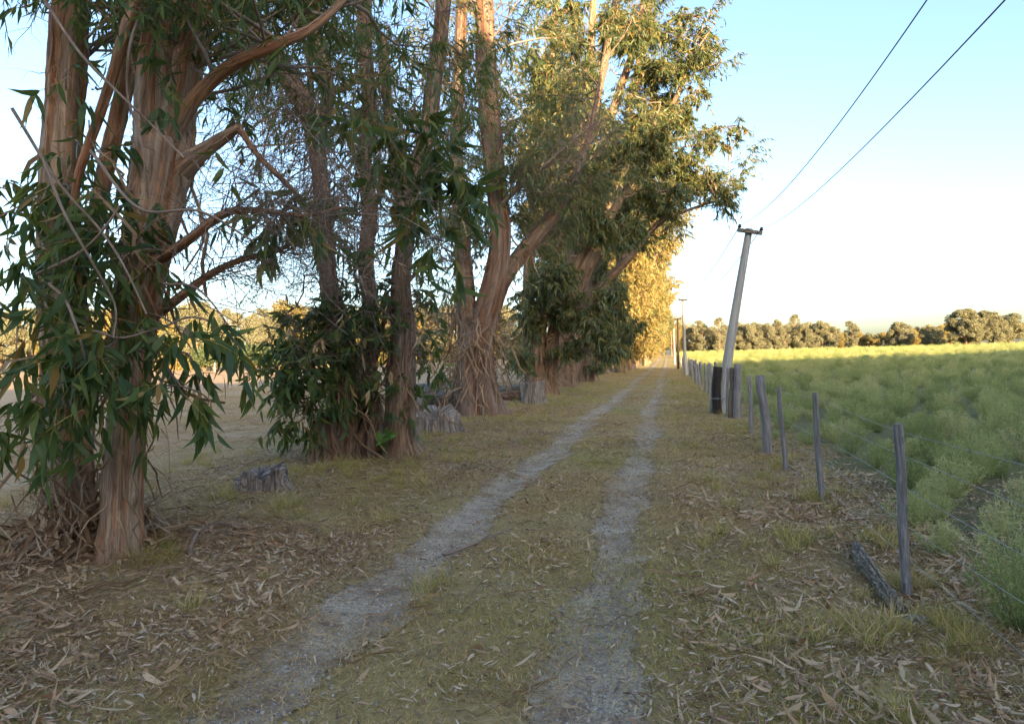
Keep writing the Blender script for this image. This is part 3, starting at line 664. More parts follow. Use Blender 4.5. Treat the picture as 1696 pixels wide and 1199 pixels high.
for (px, py, dd, rx, ry, n, an) in [(730, 430, .8, 40, 40, 20, l0), (705, 520, 1.0, 30, 40, 16, l0), (750, 480, -.5, 24, 34, 10, l0), (840, 560, .4, 20, 36, 10, m0), (745, 380, .6, 30, 40, 14, l0), (855, 460, .8, 24, 40, 12, q0), (800, 200, -.4, 26, 40, 10, r0), (735, 610, .5, 26, 26, 9, m0), (850, 380, .6, 30, 40, 12, q0), (765, 160, 1, 40, 60, 24, l0), (700, 150, 1, 40, 60, 16, l0), (860, 230, 1.2, 40, 70, 22, r0), (830, 120, .8, 30, 50, 14, r0), (850, 60, .8, 34, 40, 16, r0), (785, 330, .8, 30, 40, 12, l0), (740, 90, .8, 34, 40, 16, l0), (730, 250, .9, 34, 50, 18, l0), (845, 310, 1.0, 24, 36, 12, q0), (690, 300, 1.2, 30, 60, 14, l0)]:
    cz = P(px, py, D + dd)
    clump(lf, yt, D, px, py, dd, rx, ry, n, rng, (.15, .26), (.3, .6), 9, 3, .17, .9, stem_at(an, cz[2] - .3), dt, .014)
high_crown(lf, yt, dt, [r0, l0, q0], rng, 30, 3.6, (1.5, 3.6), 26, (.14, .24), 11, (-.15, .2, .1), 5, (.4, 1.0), .025)
bark_hang(bs, [m0, l0], rng, 170, (.4, 4), (.5, 1.5), (.015, .05), .36)
bark_hang(bs, [r0, q0], rng, 40, (2, 7), (.3, 1.1), (.012, .035), .2)
T3 = finish_tree('eucalyptus_tree', base, 'large forked eucalyptus tree with a smooth orange grey trunk and flared pale base', [('trunk', tk, M_BARK_R), ('crown', lf, M_LEAFM), ('leaf_stems', yt, M_TWIGG), ('dead_twigs', dt, M_TWIG), ('peeling_bark', bs, M_STRIP)])

# ---------------- the mid trees whose crowns lean over the track
def mid_tree(seed, basepx, D, stems, clumps, label, hi=dict(), lower=60, mat=M_LEAFM):
    rng = np.random.default_rng(seed)
    base = G(*basepx)
    tk, lf, dt, bs, yt = MB(), MB(), MB(), MB(), MB()
    S = [pix_stem(tk, s, D, rng, 14, 44, .14, .35, .5)[0] for s in stems]
    clumps = [(px + rng.normal(0, rx * .55), py + rng.normal(0, ry * .55), dd + rng.normal(0, .5), rx * rng.uniform(.45, .75), ry * rng.uniform(.4, .65), int(n * .66) + 2) for (px, py, dd, rx, ry, n) in clumps for _ in range(2)]
    for (px, py, dd, rx, ry, n) in clumps:
        cz = P(px, py, D + dd)
        j = np.argmin([np.min(np.linalg.norm(s - cz, axis=1)) for s in S]); s = S[j]
        lowr = s[s[:, 2] < max(cz[2] - .4, 1.2)]; lowr = lowr if len(lowr) else s[:3]
        an = lowr[np.argmin(np.linalg.norm(lowr - cz, axis=1))]
        clump(lf, yt, D, px, py, dd, rx, ry, int(n * 2.9), rng, (.22, .38), (.22, .5), 14, 3, .20, 1.0, an, dt, .022)
    high_crown(lf, yt, dt, S, rng, st=3, **hi)
    for s in S:
        n = lower; h = s[s[:, 2] < 5]
        O = h[rng.integers(0, len(h), n)]; U = rng.standard_normal((n, 3)); U[:, 2] *= .5
        dead_twigs(dt, O, U, rng, (.5, 1.6), .008, 6, 3, .45)
    bark_hang(bs, S, rng, 60, (.2, 5), (.5, 1.6), (.02, .06), .3)
    return finish_tree('eucalyptus_tree', base, label, [('trunk', tk, M_BARK_B), ('crown', lf, mat), ('leaf_stems', yt, M_TWIGG), ('dead_twigs', dt, M_TWIG), ('peeling_bark', bs, M_STRIP)])

mid_tree(21, (893, 648), 28.0,
    [[(893, 655, 0, 24), (890, 610, 0, 14), (893, 560, 0, 12), (905, 480, 0, 10), (925, 400, 0, 9), (950, 300, 0, 8), (985, 180, 0, 7), (1010, 60, 0, 6), (1030, -60, 0, 5)],
     [(905, 655, .2, 18), (912, 600, .2, 11), (925, 520, .2, 10), (970, 420, .2, 9), (1025, 335, 0, 6), (1070, 250, 0, 4), (1095, 170, 0, .6)],
     [(885, 655, .2, 16), (880, 600, .2, 10), (876, 500, .2, 9), (880, 380, .2, 8), (900, 240, .2, 7), (915, 100, .2, 6), (925, -60, .2, 5)]],
    [(900, 460, -1.2, 52, 40, 46), (875, 520, -1, 34, 46, 30), (935, 510, -1, 42, 48, 42), (985, 530, -1, 34, 36, 28), (868, 590, -1.2, 24, 18, 12), (960, 575, -.5, 28, 20, 12), (1010, 480, 0, 22, 40, 20),
     (990, 150, 0, 44, 50, 44), (1010, 240, -.4, 56, 44, 54), (1030, 300, -.5, 50, 36, 40), (1060, 235, 0, 44, 40, 36), (975, 350, -.3, 44, 40, 36), (1020, 385, 0, 34, 26, 20), (940, 150, 0, 36, 44, 26), (900, 130, .2, 34, 40, 20), (955, 80, 0, 36, 34, 22), (880, 90, 0, 30, 40, 22), (905, 210, .2, 36, 50, 30), (950, 230, .1, 36, 50, 30), (1000, 70, 0, 36, 36, 24), (870, 280, .2, 26, 44, 22), (1040, 60, 0, 36, 30, 22), (935, 30, 0, 50, 24, 22), (1020, 20, 0, 50, 24, 22), (920, 330, .3, 34, 36, 16), ],
    'eucalyptus tree with dark drooping foliage behind the pale cut stump', dict(n_limb=16, z0=5.2, limb=(1.2, 3), n_tw=25, asp=.19, ll=(.2, .34), nl=9, bias=(.1, 0, .1), dead=4, tl=(.4, 1.0), lr=.03))
mid_tree(22, (925, 640), 34.0,
    [[(925, 648, 0, 22), (922, 600, 0, 13), (935, 540, 0, 11), (980, 430, 0, 9), (1035, 330, -1, 8), (1085, 235, -1.5, 5), (1125, 150, -2, 3.5), (1150, 90, -2, 2.2), (1185, 40, -2, .5)],
     [(935, 648, 0, 16), (945, 580, 0, 10), (985, 490, 0, 8), (1040, 430, -1, 6), (1090, 370, -1.5, 5), (1135, 350, -2, 2.6), (1180, 335, -2.5, 1.4), (1205, 330, -2.5, .5)],
     [(918, 648, 0, 14), (930, 520, 0, 10), (970, 350, 0, 8), (1010, 200, 0, 7), (1050, 80, 0, 6), (1075, -40, 0, 5)]],
    [(1100, 250, -1.5, 44, 44, 44), (1080, 110, -1, 40, 36, 26), (1110, 50, -1.2, 44, 30, 24), (1150, 30, -1.5, 36, 24, 14), (1135, 300, -1.8, 40, 26, 28), (1090, 330, -1.3, 44, 28, 30), (1150, 265, -1.8, 30, 26, 18), (1130, 210, -1.8, 40, 34, 28), (1095, 160, -1.5, 40, 40, 30), (1140, 150, -2, 26, 30, 16), (1125, 100, -2, 40, 30, 22), (1170, 90, -2, 22, 16, 7), (1160, 220, -2, 24, 18, 10),
     (1200, 215, -2.3, 22, 12, 6), (1205, 328, -2.5, 16, 14, 6), (1060, 110, -1, 40, 40, 26), (1050, 180, -.8, 40, 40, 26), (1170, 300, -2, 16, 14, 5), (1030, 510, -.5, 24, 24, 14), (1010, 570, -.3, 26, 20, 12)],
    'eucalyptus tree whose crown leans out over the track toward the sky', dict(n_limb=16, z0=6, limb=(1.2, 3), n_tw=25, asp=.19, ll=(.2, .34), nl=9, bias=(.2, 0, .1), dead=4, tl=(.4, 1.0), lr=.03))
mid_tree(23, (955, 634), 40.0,
    [[(958, 641, 0, 18), (960, 590, 0, 11), (975, 500, 0, 9), (1000, 380, 0, 8), (1030, 240, 0, 7), (1060, 100, 0, 6), (1080, -20, 0, 5)],
     [(970, 641, 0, 13), (978, 570, 0, 8), (1010, 480, 0, 7), (1050, 385, 0, 4.5), (1085, 320, 0, 3), (1110, 250, 0, .5)],
     [(948, 641, 0, 13), (945, 560, 0, 8), (940, 430, 0, 8), (960, 280, 0, 7), (975, 120, 0, 6), (985, -20, 0, 5)]],
    [(985, 560, -.5, 24, 26, 14), (1000, 470, 0, 34, 40, 26), (1060, 350, 0, 36, 36, 26), (960, 440, 0, 30, 40, 20), (1000, 600, -.5, 20, 14, 8)],
    'tall brown stemmed eucalyptus tree in the shaded middle of the row', dict(n_limb=20, z0=5, limb=(1.2, 3.2), n_tw=25, asp=.19, ll=(.22, .36), nl=9, bias=(.15, 0, .1), dead=4, tl=(.4, 1.1), lr=.03))

# ---------------- the rest of the row, four kinds copied down the track
def row_tree(seed, h, spread, zlow, mat, ll=(.28, .44), ntw=24, nlimb=48):
    rng = np.random.default_rng(seed)
    tk, lf, dt = MB(), MB(), MB(); S = []
    for k in range(rng.integers(4, 6)):
        az = rng.uniform(0, 6.28); hh = h * rng.uniform(.75, 1.0)
        lean = rng.uniform(.08, .2) * spread
        pts = [np.array([math.cos(az) * .35, math.sin(az) * .35, -.15])]
        for i in range(1, 8):
            t = i / 7
            pts.append(np.array([math.cos(az) * (.3 + lean * t ** 1.2 * 5), math.sin(az) * (.3 + lean * t ** 1.2 * 5), hh * t]) + rng.standard_normal(3) * np.array([.25, .25, 0]) * t * 1.2)
        r = rng.uniform(.2, .32)
        S.append(trunk_tube(tk, pts, [r * 1.15, r, r * .85, r * .72, r * .6, r * .47, r * .33, r * .15], rng, 10, 26, .12, .4, .5)[0])
    high_crown(lf, None, dt, S, rng, nlimb, zlow, (1.0, spread), ntw, ll, 9, (0, 0, .12), 1, (.5, 1.2), .035, .2)
    return tk, lf, dt
ROW = []
for k, (sd, h, spd, zl, mt) in enumerate([(41, 19, 3.2, 2.6, M_LEAFM), (42, 17, 4.3, 1.6, M_LEAFY), (43, 20, 3.6, 2.8, M_LEAFY), (44, 15, 4.0, .8, M_LEAFY)]):
    tk, lf, dt = row_tree(sd, h, spd, zl, mt)
    ROW.append((tk, lf, dt, mt))
rng = np.random.default_rng(77)
ROWY = [46, 51.5, 57, 62.5, 68, 73, 79, 85, 91, 97, 104, 111, 118, 126, 134, 142, 151, 160, 170, 181, 193, 206, 220]
proto = {}
for i, y in enumerate(ROWY):
    k = [2, 0, 1, 3][i % 4]
    if y < 60: lab, grp = ['shaded eucalyptus tree in the row just short of the sunlit stretch', 'brown crowned eucalyptus tree where the sunlight first reaches the row', 'eucalyptus tree with a pale olive crown at the start of the sunlit stretch'][i], None
    else: lab, grp = 'golden sunlit eucalyptus tree in the row far down the track', 'sunlit trees lining the far track'
    x = (-5.6 if y < 60 else -4.6) + rng.uniform(-.5, .5) + (.6 if y > 170 else 0) + {85: .5, 97: 1.5, 111: 1.6}.get(y, 0)
    loc = (x, y, float(gz(x, y)))
    rz, sc = rng.uniform(0, 6.28), rng.uniform(.85, 1.08) * (1.0 if y < 120 else .92)
    if k not in proto:
        tk, lf, dt, mt = ROW[k]
        r = thing('eucalyptus_tree', loc, lab, 'tree', grp)
        tk.build('trunk', M_BARK_B, r); lf.build('crown', mt, r); dt.build('branches', M_TWIG, r)
        r.rotation_euler = (0, 0, rz); r.scale = (sc,) * 3
        proto[k] = r
    else:
        d = dup(proto[k], loc, rz, sc, lab)
        if grp: d['group'] = grp
        elif 'group' in d: del d['group']
# trees that close the end of the track
for i, (x, y) in enumerate([(-1.5, 236), (2.0, 250), (5.5, 262), (-6, 240), (10, 275)]):
    d = dup(proto[[0, 1, 3, 1, 0][i]], (x, y, float(gz(x, y))), rng.uniform(0, 6), rng.uniform(.6, .8), 'sunlit tree closing the far end of the track')
    d['group'] = 'trees at the end of the track'

# ---------------- far trees
def far_tree(seed, h, wdt, zlow, dens, mat, leaf=.55, lobes=9, stemmy=False):
    rng = np.random.default_rng(seed)
    tk, lf = MB(), MB()
    stems = []
    for k in range(2 if not stemmy else 1):
        top = np.array([rng.uniform(-.3, .3) * wdt * .4, rng.uniform(-.3, .3) * wdt * .4, h * .93])
        pts = [np.array([rng.uniform(-.3, .3), rng.uniform(-.3, .3), -.2]), np.array([*(top[:2] * .3), h * .35]), np.array([*(top[:2] * .7), h * .65]), top]
        stems.append(trunk_tube(tk, pts, [.32, .24, .16, .06], rng, 8, 16, .1)[0])
    O = []
    for k in range(int(lobes * 2.2)):
        z = (zlow + (1 - zlow) * rng.uniform(0, 1)) * h; q = (z / h - zlow) / (1 - zlow + 1e-6)
        prof = math.sin(math.pi * min(.97, .16 + .74 * q)) ** .8
        az = rng.uniform(0, 6.28); rr = wdt * .5 * prof * rng.uniform(.1, 1) ** .6
        c = np.array([math.cos(az) * rr, math.sin(az) * rr, z]); st_ = stems[k % len(stems)]
        a = st_[np.argmin(np.abs(st_[:, 2] - z * .75))]
        t = np.linspace(0, 1, 6)[:, None]
        tubes(tk, (a * (1 - t) + c * t)[None], np.linspace(.08, .02, 6)[None], 4)
        R = (.35 + wdt * .085) * rng.uniform(.5, 1.5); n = int(dens * R * R * 6)
        O.append(c + norm(rng.standard_normal((n, 3))) * (rng.uniform(0, 1, (n, 1)) ** .45) * np.array([R, R, R * rng.uniform(.55, 1.1)]))
    O = np.concatenate(O); n = len(O); D_ = rng.standard_normal((n, 3)); D_[:, 2] -= .3
    L = rng.uniform(.6, 1.3, n) * leaf
    leaves(lf, O, D_, rng.standard_normal((n, 3)), L, L * .42, rng.uniform(-.2, .2, n), rng.uniform(-.2, .2, n), 3)
    return tk, lf, mat
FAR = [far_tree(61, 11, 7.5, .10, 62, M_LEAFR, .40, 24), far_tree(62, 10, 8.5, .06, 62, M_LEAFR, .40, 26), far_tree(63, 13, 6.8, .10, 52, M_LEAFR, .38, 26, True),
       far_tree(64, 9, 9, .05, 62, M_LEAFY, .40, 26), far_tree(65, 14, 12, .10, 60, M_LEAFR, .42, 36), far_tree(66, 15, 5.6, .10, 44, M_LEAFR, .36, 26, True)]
fproto = {}
def put_far(k, x, y, rz, sc, lab, grp=None):
    loc = (x, y, float(gz(x, y)) - .1)
    if k not in fproto:
        tk, lf, mt = FAR[k]
        r = thing('distant_tree', loc, lab, 'tree', grp)
        tk.build('trunk', M_BARK_B, r); lf.build('crown', mt, r); r.rotation_euler = (0, 0, rz); r.scale = (sc,) * 3
        fproto[k] = r
    else:
        r = dup(fproto[k], loc, rz, sc, lab)
        if grp: r['group'] = grp
        elif 'group' in r: del r['group']
def PG(px, depth):
    q = P(px, 590, depth); return q[0], q[1]
rng = np.random.default_rng(88)
GR = 'brown sunlit trees along the far edge of the green field'
# px, depth, kind, height in pixels
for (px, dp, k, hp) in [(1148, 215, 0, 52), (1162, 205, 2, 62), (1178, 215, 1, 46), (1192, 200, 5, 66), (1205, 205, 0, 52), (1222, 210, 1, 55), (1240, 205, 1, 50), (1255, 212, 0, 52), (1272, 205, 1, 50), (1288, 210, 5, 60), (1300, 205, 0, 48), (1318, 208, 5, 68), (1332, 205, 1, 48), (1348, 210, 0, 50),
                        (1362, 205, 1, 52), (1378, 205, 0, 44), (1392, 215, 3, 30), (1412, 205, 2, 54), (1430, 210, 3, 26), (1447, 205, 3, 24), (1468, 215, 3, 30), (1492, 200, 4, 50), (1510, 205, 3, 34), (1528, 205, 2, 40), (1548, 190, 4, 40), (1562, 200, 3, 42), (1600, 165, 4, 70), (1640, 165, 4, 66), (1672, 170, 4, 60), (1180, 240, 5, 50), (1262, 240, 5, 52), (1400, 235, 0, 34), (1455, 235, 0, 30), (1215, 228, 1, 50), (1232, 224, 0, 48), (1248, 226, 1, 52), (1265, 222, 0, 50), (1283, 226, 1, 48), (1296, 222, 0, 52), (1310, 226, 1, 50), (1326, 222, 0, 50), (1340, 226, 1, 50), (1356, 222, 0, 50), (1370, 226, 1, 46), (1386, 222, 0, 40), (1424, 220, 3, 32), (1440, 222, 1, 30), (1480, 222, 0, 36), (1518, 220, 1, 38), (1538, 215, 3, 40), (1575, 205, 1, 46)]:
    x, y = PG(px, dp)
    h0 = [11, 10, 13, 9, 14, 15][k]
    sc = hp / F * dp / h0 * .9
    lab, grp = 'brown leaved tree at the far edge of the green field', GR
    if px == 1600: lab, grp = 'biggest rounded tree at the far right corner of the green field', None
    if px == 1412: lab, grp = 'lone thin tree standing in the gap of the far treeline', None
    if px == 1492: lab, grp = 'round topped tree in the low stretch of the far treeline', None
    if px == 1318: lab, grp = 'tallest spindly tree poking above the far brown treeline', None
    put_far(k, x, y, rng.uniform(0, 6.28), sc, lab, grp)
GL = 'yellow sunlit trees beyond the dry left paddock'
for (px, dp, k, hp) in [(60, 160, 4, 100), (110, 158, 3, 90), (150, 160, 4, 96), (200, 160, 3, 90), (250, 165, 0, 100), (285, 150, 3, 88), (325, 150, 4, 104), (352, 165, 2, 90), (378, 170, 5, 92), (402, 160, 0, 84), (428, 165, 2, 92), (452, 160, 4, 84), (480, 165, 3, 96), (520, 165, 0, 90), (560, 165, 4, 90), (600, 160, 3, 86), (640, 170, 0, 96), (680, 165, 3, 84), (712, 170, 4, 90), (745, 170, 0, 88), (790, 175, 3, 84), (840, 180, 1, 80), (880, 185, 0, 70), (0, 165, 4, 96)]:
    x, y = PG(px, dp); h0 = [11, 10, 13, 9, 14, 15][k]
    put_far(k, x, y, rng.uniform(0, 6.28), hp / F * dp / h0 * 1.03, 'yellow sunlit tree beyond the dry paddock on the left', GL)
# dark low bushes in front of them
rng = np.random.default_rng(90); bp = None
for (px, dp, hp) in [(338, 132, 40), (356, 130, 46), (378, 131, 50), (400, 130, 46), (420, 132, 44), (440, 131, 42), (462, 133, 38), (484, 132, 40), (506, 134, 36)]:
    x, y = PG(px, dp); sc = hp / F * dp / 4.6
    if bp is None:
        tk, lf = MB(), MB()
        for k in range(7):
            a = k * .9; trunk_tube(tk, [(0, 0, -.1), (math.cos(a) * .8, math.sin(a) * .8, 1.4), (math.cos(a) * 1.7, math.sin(a) * 1.7, 3)], [.12, .09, .03], rng, 6, 10, .1)
        q = norm(rng.standard_normal((2600, 3))) * (rng.uniform(.2, 1, (2600, 1)) ** .4) * np.array([2.6, 2.6, 1.9]); q[:, 2] += 2.6
        q = q[(q[:, 2] > .7)]
        D_ = rng.standard_normal(q.shape); L = rng.uniform(.3, .6, len(q))
        leaves(lf, q, D_, rng.standard_normal(q.shape), L, L * .4, 0 * L, 0 * L, 3)
        bp = thing('dark_bush', (x, y, float(gz(x, y))), 'dark green rounded bush in front of the yellow trees', 'bush', 'dark bushes beyond the left paddock')
        tk.build('trunk', M_BARK_B, bp); lf.build('foliage', M_HEDGE, bp); bp.scale = (sc,) * 3
    else: dup(bp, (x, y, float(gz(x, y))), rng.uniform(0, 6), sc)
mb = MB(); q = G(355, 612); x, y = PG(355, 126)
c = np.array([[x, y, float(gz(x, y)) - .2], [x, y, float(gz(x, y)) + .8], [x + .03, y, float(gz(x, y)) + 1.55]])
tubes(mb, spline(c, 6)[None], np.array([[.15, .14, .14, .13, .13, .12]]), 8, True)
tag(mb.build('marker_post', M_POLE), 'short pale post in front of the dark bushes across the paddock', 'post')

# ---------------- wood behind the viewer, whose long shadow lies over the foreground
rng = np.random.default_rng(99)
mb = MB(); tdir = np.array([-math.sin(SUN_BEHIND), math.cos(SUN_BEHIND)]); ldir = np.array([tdir[1], -tdir[0]])
n = 120000; s = rng.uniform(-150, 150, n); dpt = rng.uniform(-8, 8, n)
BND = 71.0; DIST = 110.0
tan = math.tan(SUN_EL)
ctr = tdir * (BND - DIST)
def prof(s):
    return DIST * tan + .45 * np.sin(s * .35) + .35 * np.sin(s * .9 + 1) + .3 * np.sin(s * 2.1) + 2.5 * np.exp(-((s - 14) / 7.0) ** 2)
hz = prof(s); zz = hz * rng.uniform(0, 1, n) ** .75 * (1 - .02 * np.abs(dpt))
Bp = np.stack([ctr[0] + ldir[0] * s + tdir[0] * dpt, ctr[1] + ldir[1] * s + tdir[1] * dpt, zz], -1)
L = rng.uniform(.9, 1.7, n)
leaves(mb, Bp, rng.standard_normal((n, 3)), rng.standard_normal((n, 3)), L, L * .75, 0 * L, 0 * L, 3)
sst = np.arange(-150, 150, 4.0) + rng.uniform(-1, 1, 75)
Tb = np.stack([ctr[0] + ldir[0] * sst, ctr[1] + ldir[1] * sst, 0 * sst - .2], -1); Tt = Tb.copy(); Tt[:, 2] = prof(sst) * .9
tt = np.linspace(0, 1, 5)[None, :, None]
tubes(mb, Tb[:, None] * (1 - tt) + Tt[:, None] * tt, np.linspace(.35, .08, 5)[None].repeat(len(sst), 0), 6)
tag(mb.build('woods', M_HEDGE), 'dense belt of trees behind the viewer that shades the foreground', 'woods', None, 'stuff')

# ================================================================== STUMPS, LOGS
def stump(name, px, py, wpx, hpx, label, seed, jag=.25, mat=M_STUMP, ell=1.0, rotz=0, hollow=.6, notch=None):
    rng = np.random.default_rng(seed)
    g = G(px, py); d = float(np.dot(g - CAM, MR @ np.array([0, 0, -1.0]))); r = wpx / 2 / F * d; h = hpx / F * d
    n, K = 64, 12; a = np.arange(n) * 2 * np.pi / n
    rim = 1 + .10 * np.sin(3 * a + rng.uniform(0, 6)) + .08 * np.sin(7 * a + rng.uniform(0, 6)) + .035 * rng.standard_normal(n)
    jg = 1 + jag * (.30 * np.sin(a + rng.uniform(0, 6)) + .22 * np.sin(2 * a + rng.uniform(0, 6)) + .16 * np.sin(5 * a + rng.uniform(0, 6)) + .12 * np.sin(13 * a + rng.uniform(0, 6)) + .16 * rng.standard_normal(n))
    if notch:
        for a0, wd_, dp in notch:
            da = np.abs((a - a0 + np.pi) % (2 * np.pi) - np.pi); jg = jg * (1 - dp * np.clip(1.3 - da / wd_, 0, 1) ** .5)
    spl = rng.standard_normal(n)
    rows = []
    for k in range(K):
        t = k / (K - 1); fl = 1 + .42 * math.exp(-t * 4) * (1 + .7 * np.sin(5 * a + 1) + .3 * np.sin(8 * a))
        rr = r * .82 * rim * fl * (1 + .025 * rng.standard_normal(n) + .07 * t * spl)
        rows.append(np.stack([np.cos(a) * rr, np.sin(a) * rr * ell, -.08 + (h * jg + .08) * t], -1))
    for q, dz in ((.86, -.02), (.62, -.22 * hollow), (.3, -.42 * hollow)):
        rows.append(np.stack([np.cos(a) * r * .82 * rim * q, np.sin(a) * r * .82 * rim * q * ell, (h * jg) * (1 + dz) + rng.standard_normal(n) * .012], -1))
    V = np.stack(rows); kk = len(rows)
    cz, sz = math.cos(rotz), math.sin(rotz)
    X = V[..., 0] * cz - V[..., 1] * sz; Y = V[..., 0] * sz + V[..., 1] * cz; V = np.stack([X, Y, V[..., 2]], -1)
    ii = np.arange(kk * n).reshape(kk, n); A = ii[:-1]; B = np.roll(A, -1, 1); Dd = ii[1:]; C_ = np.roll(Dd, -1, 1)
    Q = np.stack([A, B, C_, Dd], -1).reshape(-1, 4)
    V2 = np.concatenate([V.reshape(-1, 3), V[-1].mean(0)[None]])
    last = ii[-1]; T = np.stack([last, np.roll(last, -1), np.full(n, kk * n)], -1)
    bk = np.concatenate([np.stack([np.cos(a)[None] * r + 0 * V[..., 0], np.sin(a)[None] * r + 0 * V[..., 0], V[..., 2]], -1).reshape(-1, 3), [[0, 0, h]]])
    bk += seed * 3.3
    mb = MB(); mb.add(V2, Q, T, bk)
    o = mb.build(name, mat); o.location = (g[0], g[1], float(gz(g[0], g[1])))
    return tag(o, label, 'stump')
stump('tree_stump', 432, 824, 98, 31, 'low splintered grey stump between the nearest tree and the wheel rut', 3, .32, ell=.8, notch=[(4.1, .45, .62), (5.3, .3, .35), (3.2, .3, .5)])
stump('tree_stump', 884, 672, 42, 36, 'upright pale grey cut stump right of the large forked tree', 4, .10)
stump('tree_stump', 722, 722, 92, 36, 'broad low grey stump with a split top before the forked tree', 6, .4, ell=.6, rotz=.2, notch=[(4.55, .35, .5), (3.6, .4, .3)])
stump('tree_stump', 968, 634, 20, 26, 'small dark red broken stump at the shaded trees far along the verge', 8, .4, M_ROT)
def log(name, pts, rad, label, mat, seed, n=16, flute=.14):
    rng = np.random.default_rng(seed); mb = MB()
    trunk_tube(mb, pts, rad, rng, n, 26, flute, caps=True)
    return tag(mb.build(name, mat), label, 'log')
g1, g2 = G(676, 690), G(760, 672)
log('fallen_log', [G(668, 702) + [0, 0, .30], G(700, 686) + [0, 0, .42], G(735, 676) + [0, 0, .34], G(770, 668) + [0, 0, .2]], [.36, .42, .36, .2], 'thick grey weathered log lying left of the forked tree base', M_WOOD, 31, 24, .2)
log('fallen_log', [G(832, 668) + [0, 0, .18], G(850, 668) + [0, 0, .2], G(866, 668) + [0, 0, .19]], [.17, .21, .18], 'short dark rotten log between the forked tree and the pale stump', M_ROT, 32, 18, .2)
log('fallen_log', [G(828, 652) + [0, 0, .2], G(850, 650) + [0, 0, .22], G(874, 648) + [0, 0, .2]], [.12, .15, .1], 'thin grey log lying behind the pale cut stump', M_WOOD, 33, 14, .2)
log('fallen_log', [G(1417, 915) + [0, 0, .06], G(1428, 945) + [0, 0, .085], G(1460, 982) + [0, 0, .05], G(1478, 1010) + [0, 0, .055], G(1495, 1026) + [0, 0, .035]], [.030, .043, .036, .040, .022], 'small grey rotting log lying in the leaf litter beside the fence', M_LOG, 34, 22, .2)
g = G(1512, 1030)
mb = MB(); rng = np.random.default_rng(3)
V = []; 
for k in range(3):
    hh = [.0, .03, .045][k]; n = 9; a = np.arange(n) * 2 * np.pi / n; rr = [.07, .06, .03][k] * (1 + .2 * rng.standard_normal(n))
    V.append(np.stack([np.cos(a) * rr, np.sin(a) * rr * .7, np.full(n, hh)], -1))
V = np.stack(V); ii = np.arange(27).reshape(3, 9); A = ii[:-1]; B = np.roll(A, -1, 1); Dd = ii[1:]; C_ = np.roll(Dd, -1, 1)
mb.add(V, np.stack([A, B, C_, Dd], -1).reshape(-1, 4), np.array([(18, 18 + j, 19 + j) for j in range(1, 8)]))
o = mb.build('stone', M_STONE); o.location = (g[0], g[1], float(gz(g[0], g[1]))); tag(o, 'flat pale stone at the near end of the rotting log', 'stone')
# arched dry branch on the litter by the nearest tree
mb = MB(); rng = np.random.default_rng(8)
pts = [G(312, 945) + [0, 0, .02], P(316, 905, 5.55), P(330, 880, 5.75), P(360, 867, 6.0), P(400, 868, 6.2), P(440, 876, 6.4)]
trunk_tube(mb, pts, [.016, .013, .010, .008, .006, .003], rng, 8, 26, .08)
O = spline(pts, 26)[rng.integers(8, 25, 16)]
dead_twigs(mb, O, MR @ np.array([.8, .05, -.3]) + rng.standard_normal((16, 3)) * .25, rng, (.2, .5), .003, 5, 2, .3)
tag(mb.build('fallen_branch', M_TWIG), 'arched dry grey branch standing in the litter beside the nearest tree', 'branch')
for k, (q, lab) in enumerate([([(735, 925), (770, 912), (815, 893), (850, 880)], 'thin dry stick lying across the tree side wheel rut'), ([(530, 800), (545, 770), (552, 745)], 'thin forked dry stick leaning at the many stemmed tree'),
                              ([(1300, 770), (1330, 795), (1370, 835), (1412, 865)], 'pale dry stick lying along the fence foot')]):
    mb = MB(); pts = [G(x, y) + [0, 0, .02 + (.12 * i if k == 1 else .01)] for i, (x, y) in enumerate(q)]
    trunk_tube(mb, pts, np.linspace(.012, .006, len(pts)), rng, 6, 16, .1)
    dead_twigs(mb, spline(pts, 16)[rng.integers(3, 15, 5)], rng.standard_normal((5, 3)) * np.array([1, 1, .15]), rng, (.15, .35), .004, 4, 1, .3)
    tag(mb.build('dry_stick', M_TWIG), lab, 'stick')

# ================================================================== FENCE
fence = thing('wire_fence', (1.45, 4.8, 0), 'wire fence on weathered grey timber posts between the track and the green field', 'fence')
FO = np.array([1.45, 4.8, 0])
rng = np.random.default_rng(17)
def post(x, y, h, r, lean, mat, label=None, square=False, seed=0, crook=.01, top_px=None):
    rg = np.random.default_rng(seed); mb = MB()
    b = np.array([x, y, float(gz(x, y)) - .15]); t = np.array([x + lean[0], y + lean[1], float(gz(x, y)) + h])
    K = 12; tt = np.linspace(0, 1, K)[:, None]; c = b * (1 - tt) + t * tt
    c[:, :2] += np.sin(tt * 5 + rg.uniform(0, 6)) * crook * (tt * (1 - tt) * 4)
    n = 4 if square else 14
    m = np.ones((K, n)) + .05 * rg.standard_normal((K, n)) * (0.4 if square else 1)
    if square: n = 8; m = np.repeat([[1.0, 1.0]], K, 0); m = np.tile(np.array([1.0, .86]), 4)[None].repeat(K, 0) * (1 + .02 * rg.standard_normal((K, 8)))
    rr = r * (1.08 - .12 * tt) * m
    tubes(mb, c[None], rr[None], n, True)
    o = mb.build('post', mat, fence, FO, smooth=not square)
    if label: o['label'] = label
    return t
def post_px(bx, by, tx, ty, r, mat, label=None, square=False, seed=0, crook=.01):
    g = G(bx, by); d = float(np.dot(g - CAM, MR @ np.array([0, 0, -1.0]))); t = P(tx, ty, d)
    return post(g[0], g[1], t[2], r, (t[0] - g[0], t[1] - g[1]), mat, label, square, seed, crook)
tops = []
tops.append(post_px(1505, 985, 1487, 700, .030, M_POST, 'nearest square grey post', True, 1))
tops.append(post_px(1362, 836, 1350, 653, .029, M_POST, None, True, 2))
tops.append(post_px(1302, 780, 1290, 640, .030, M_POST, None, True, 3))
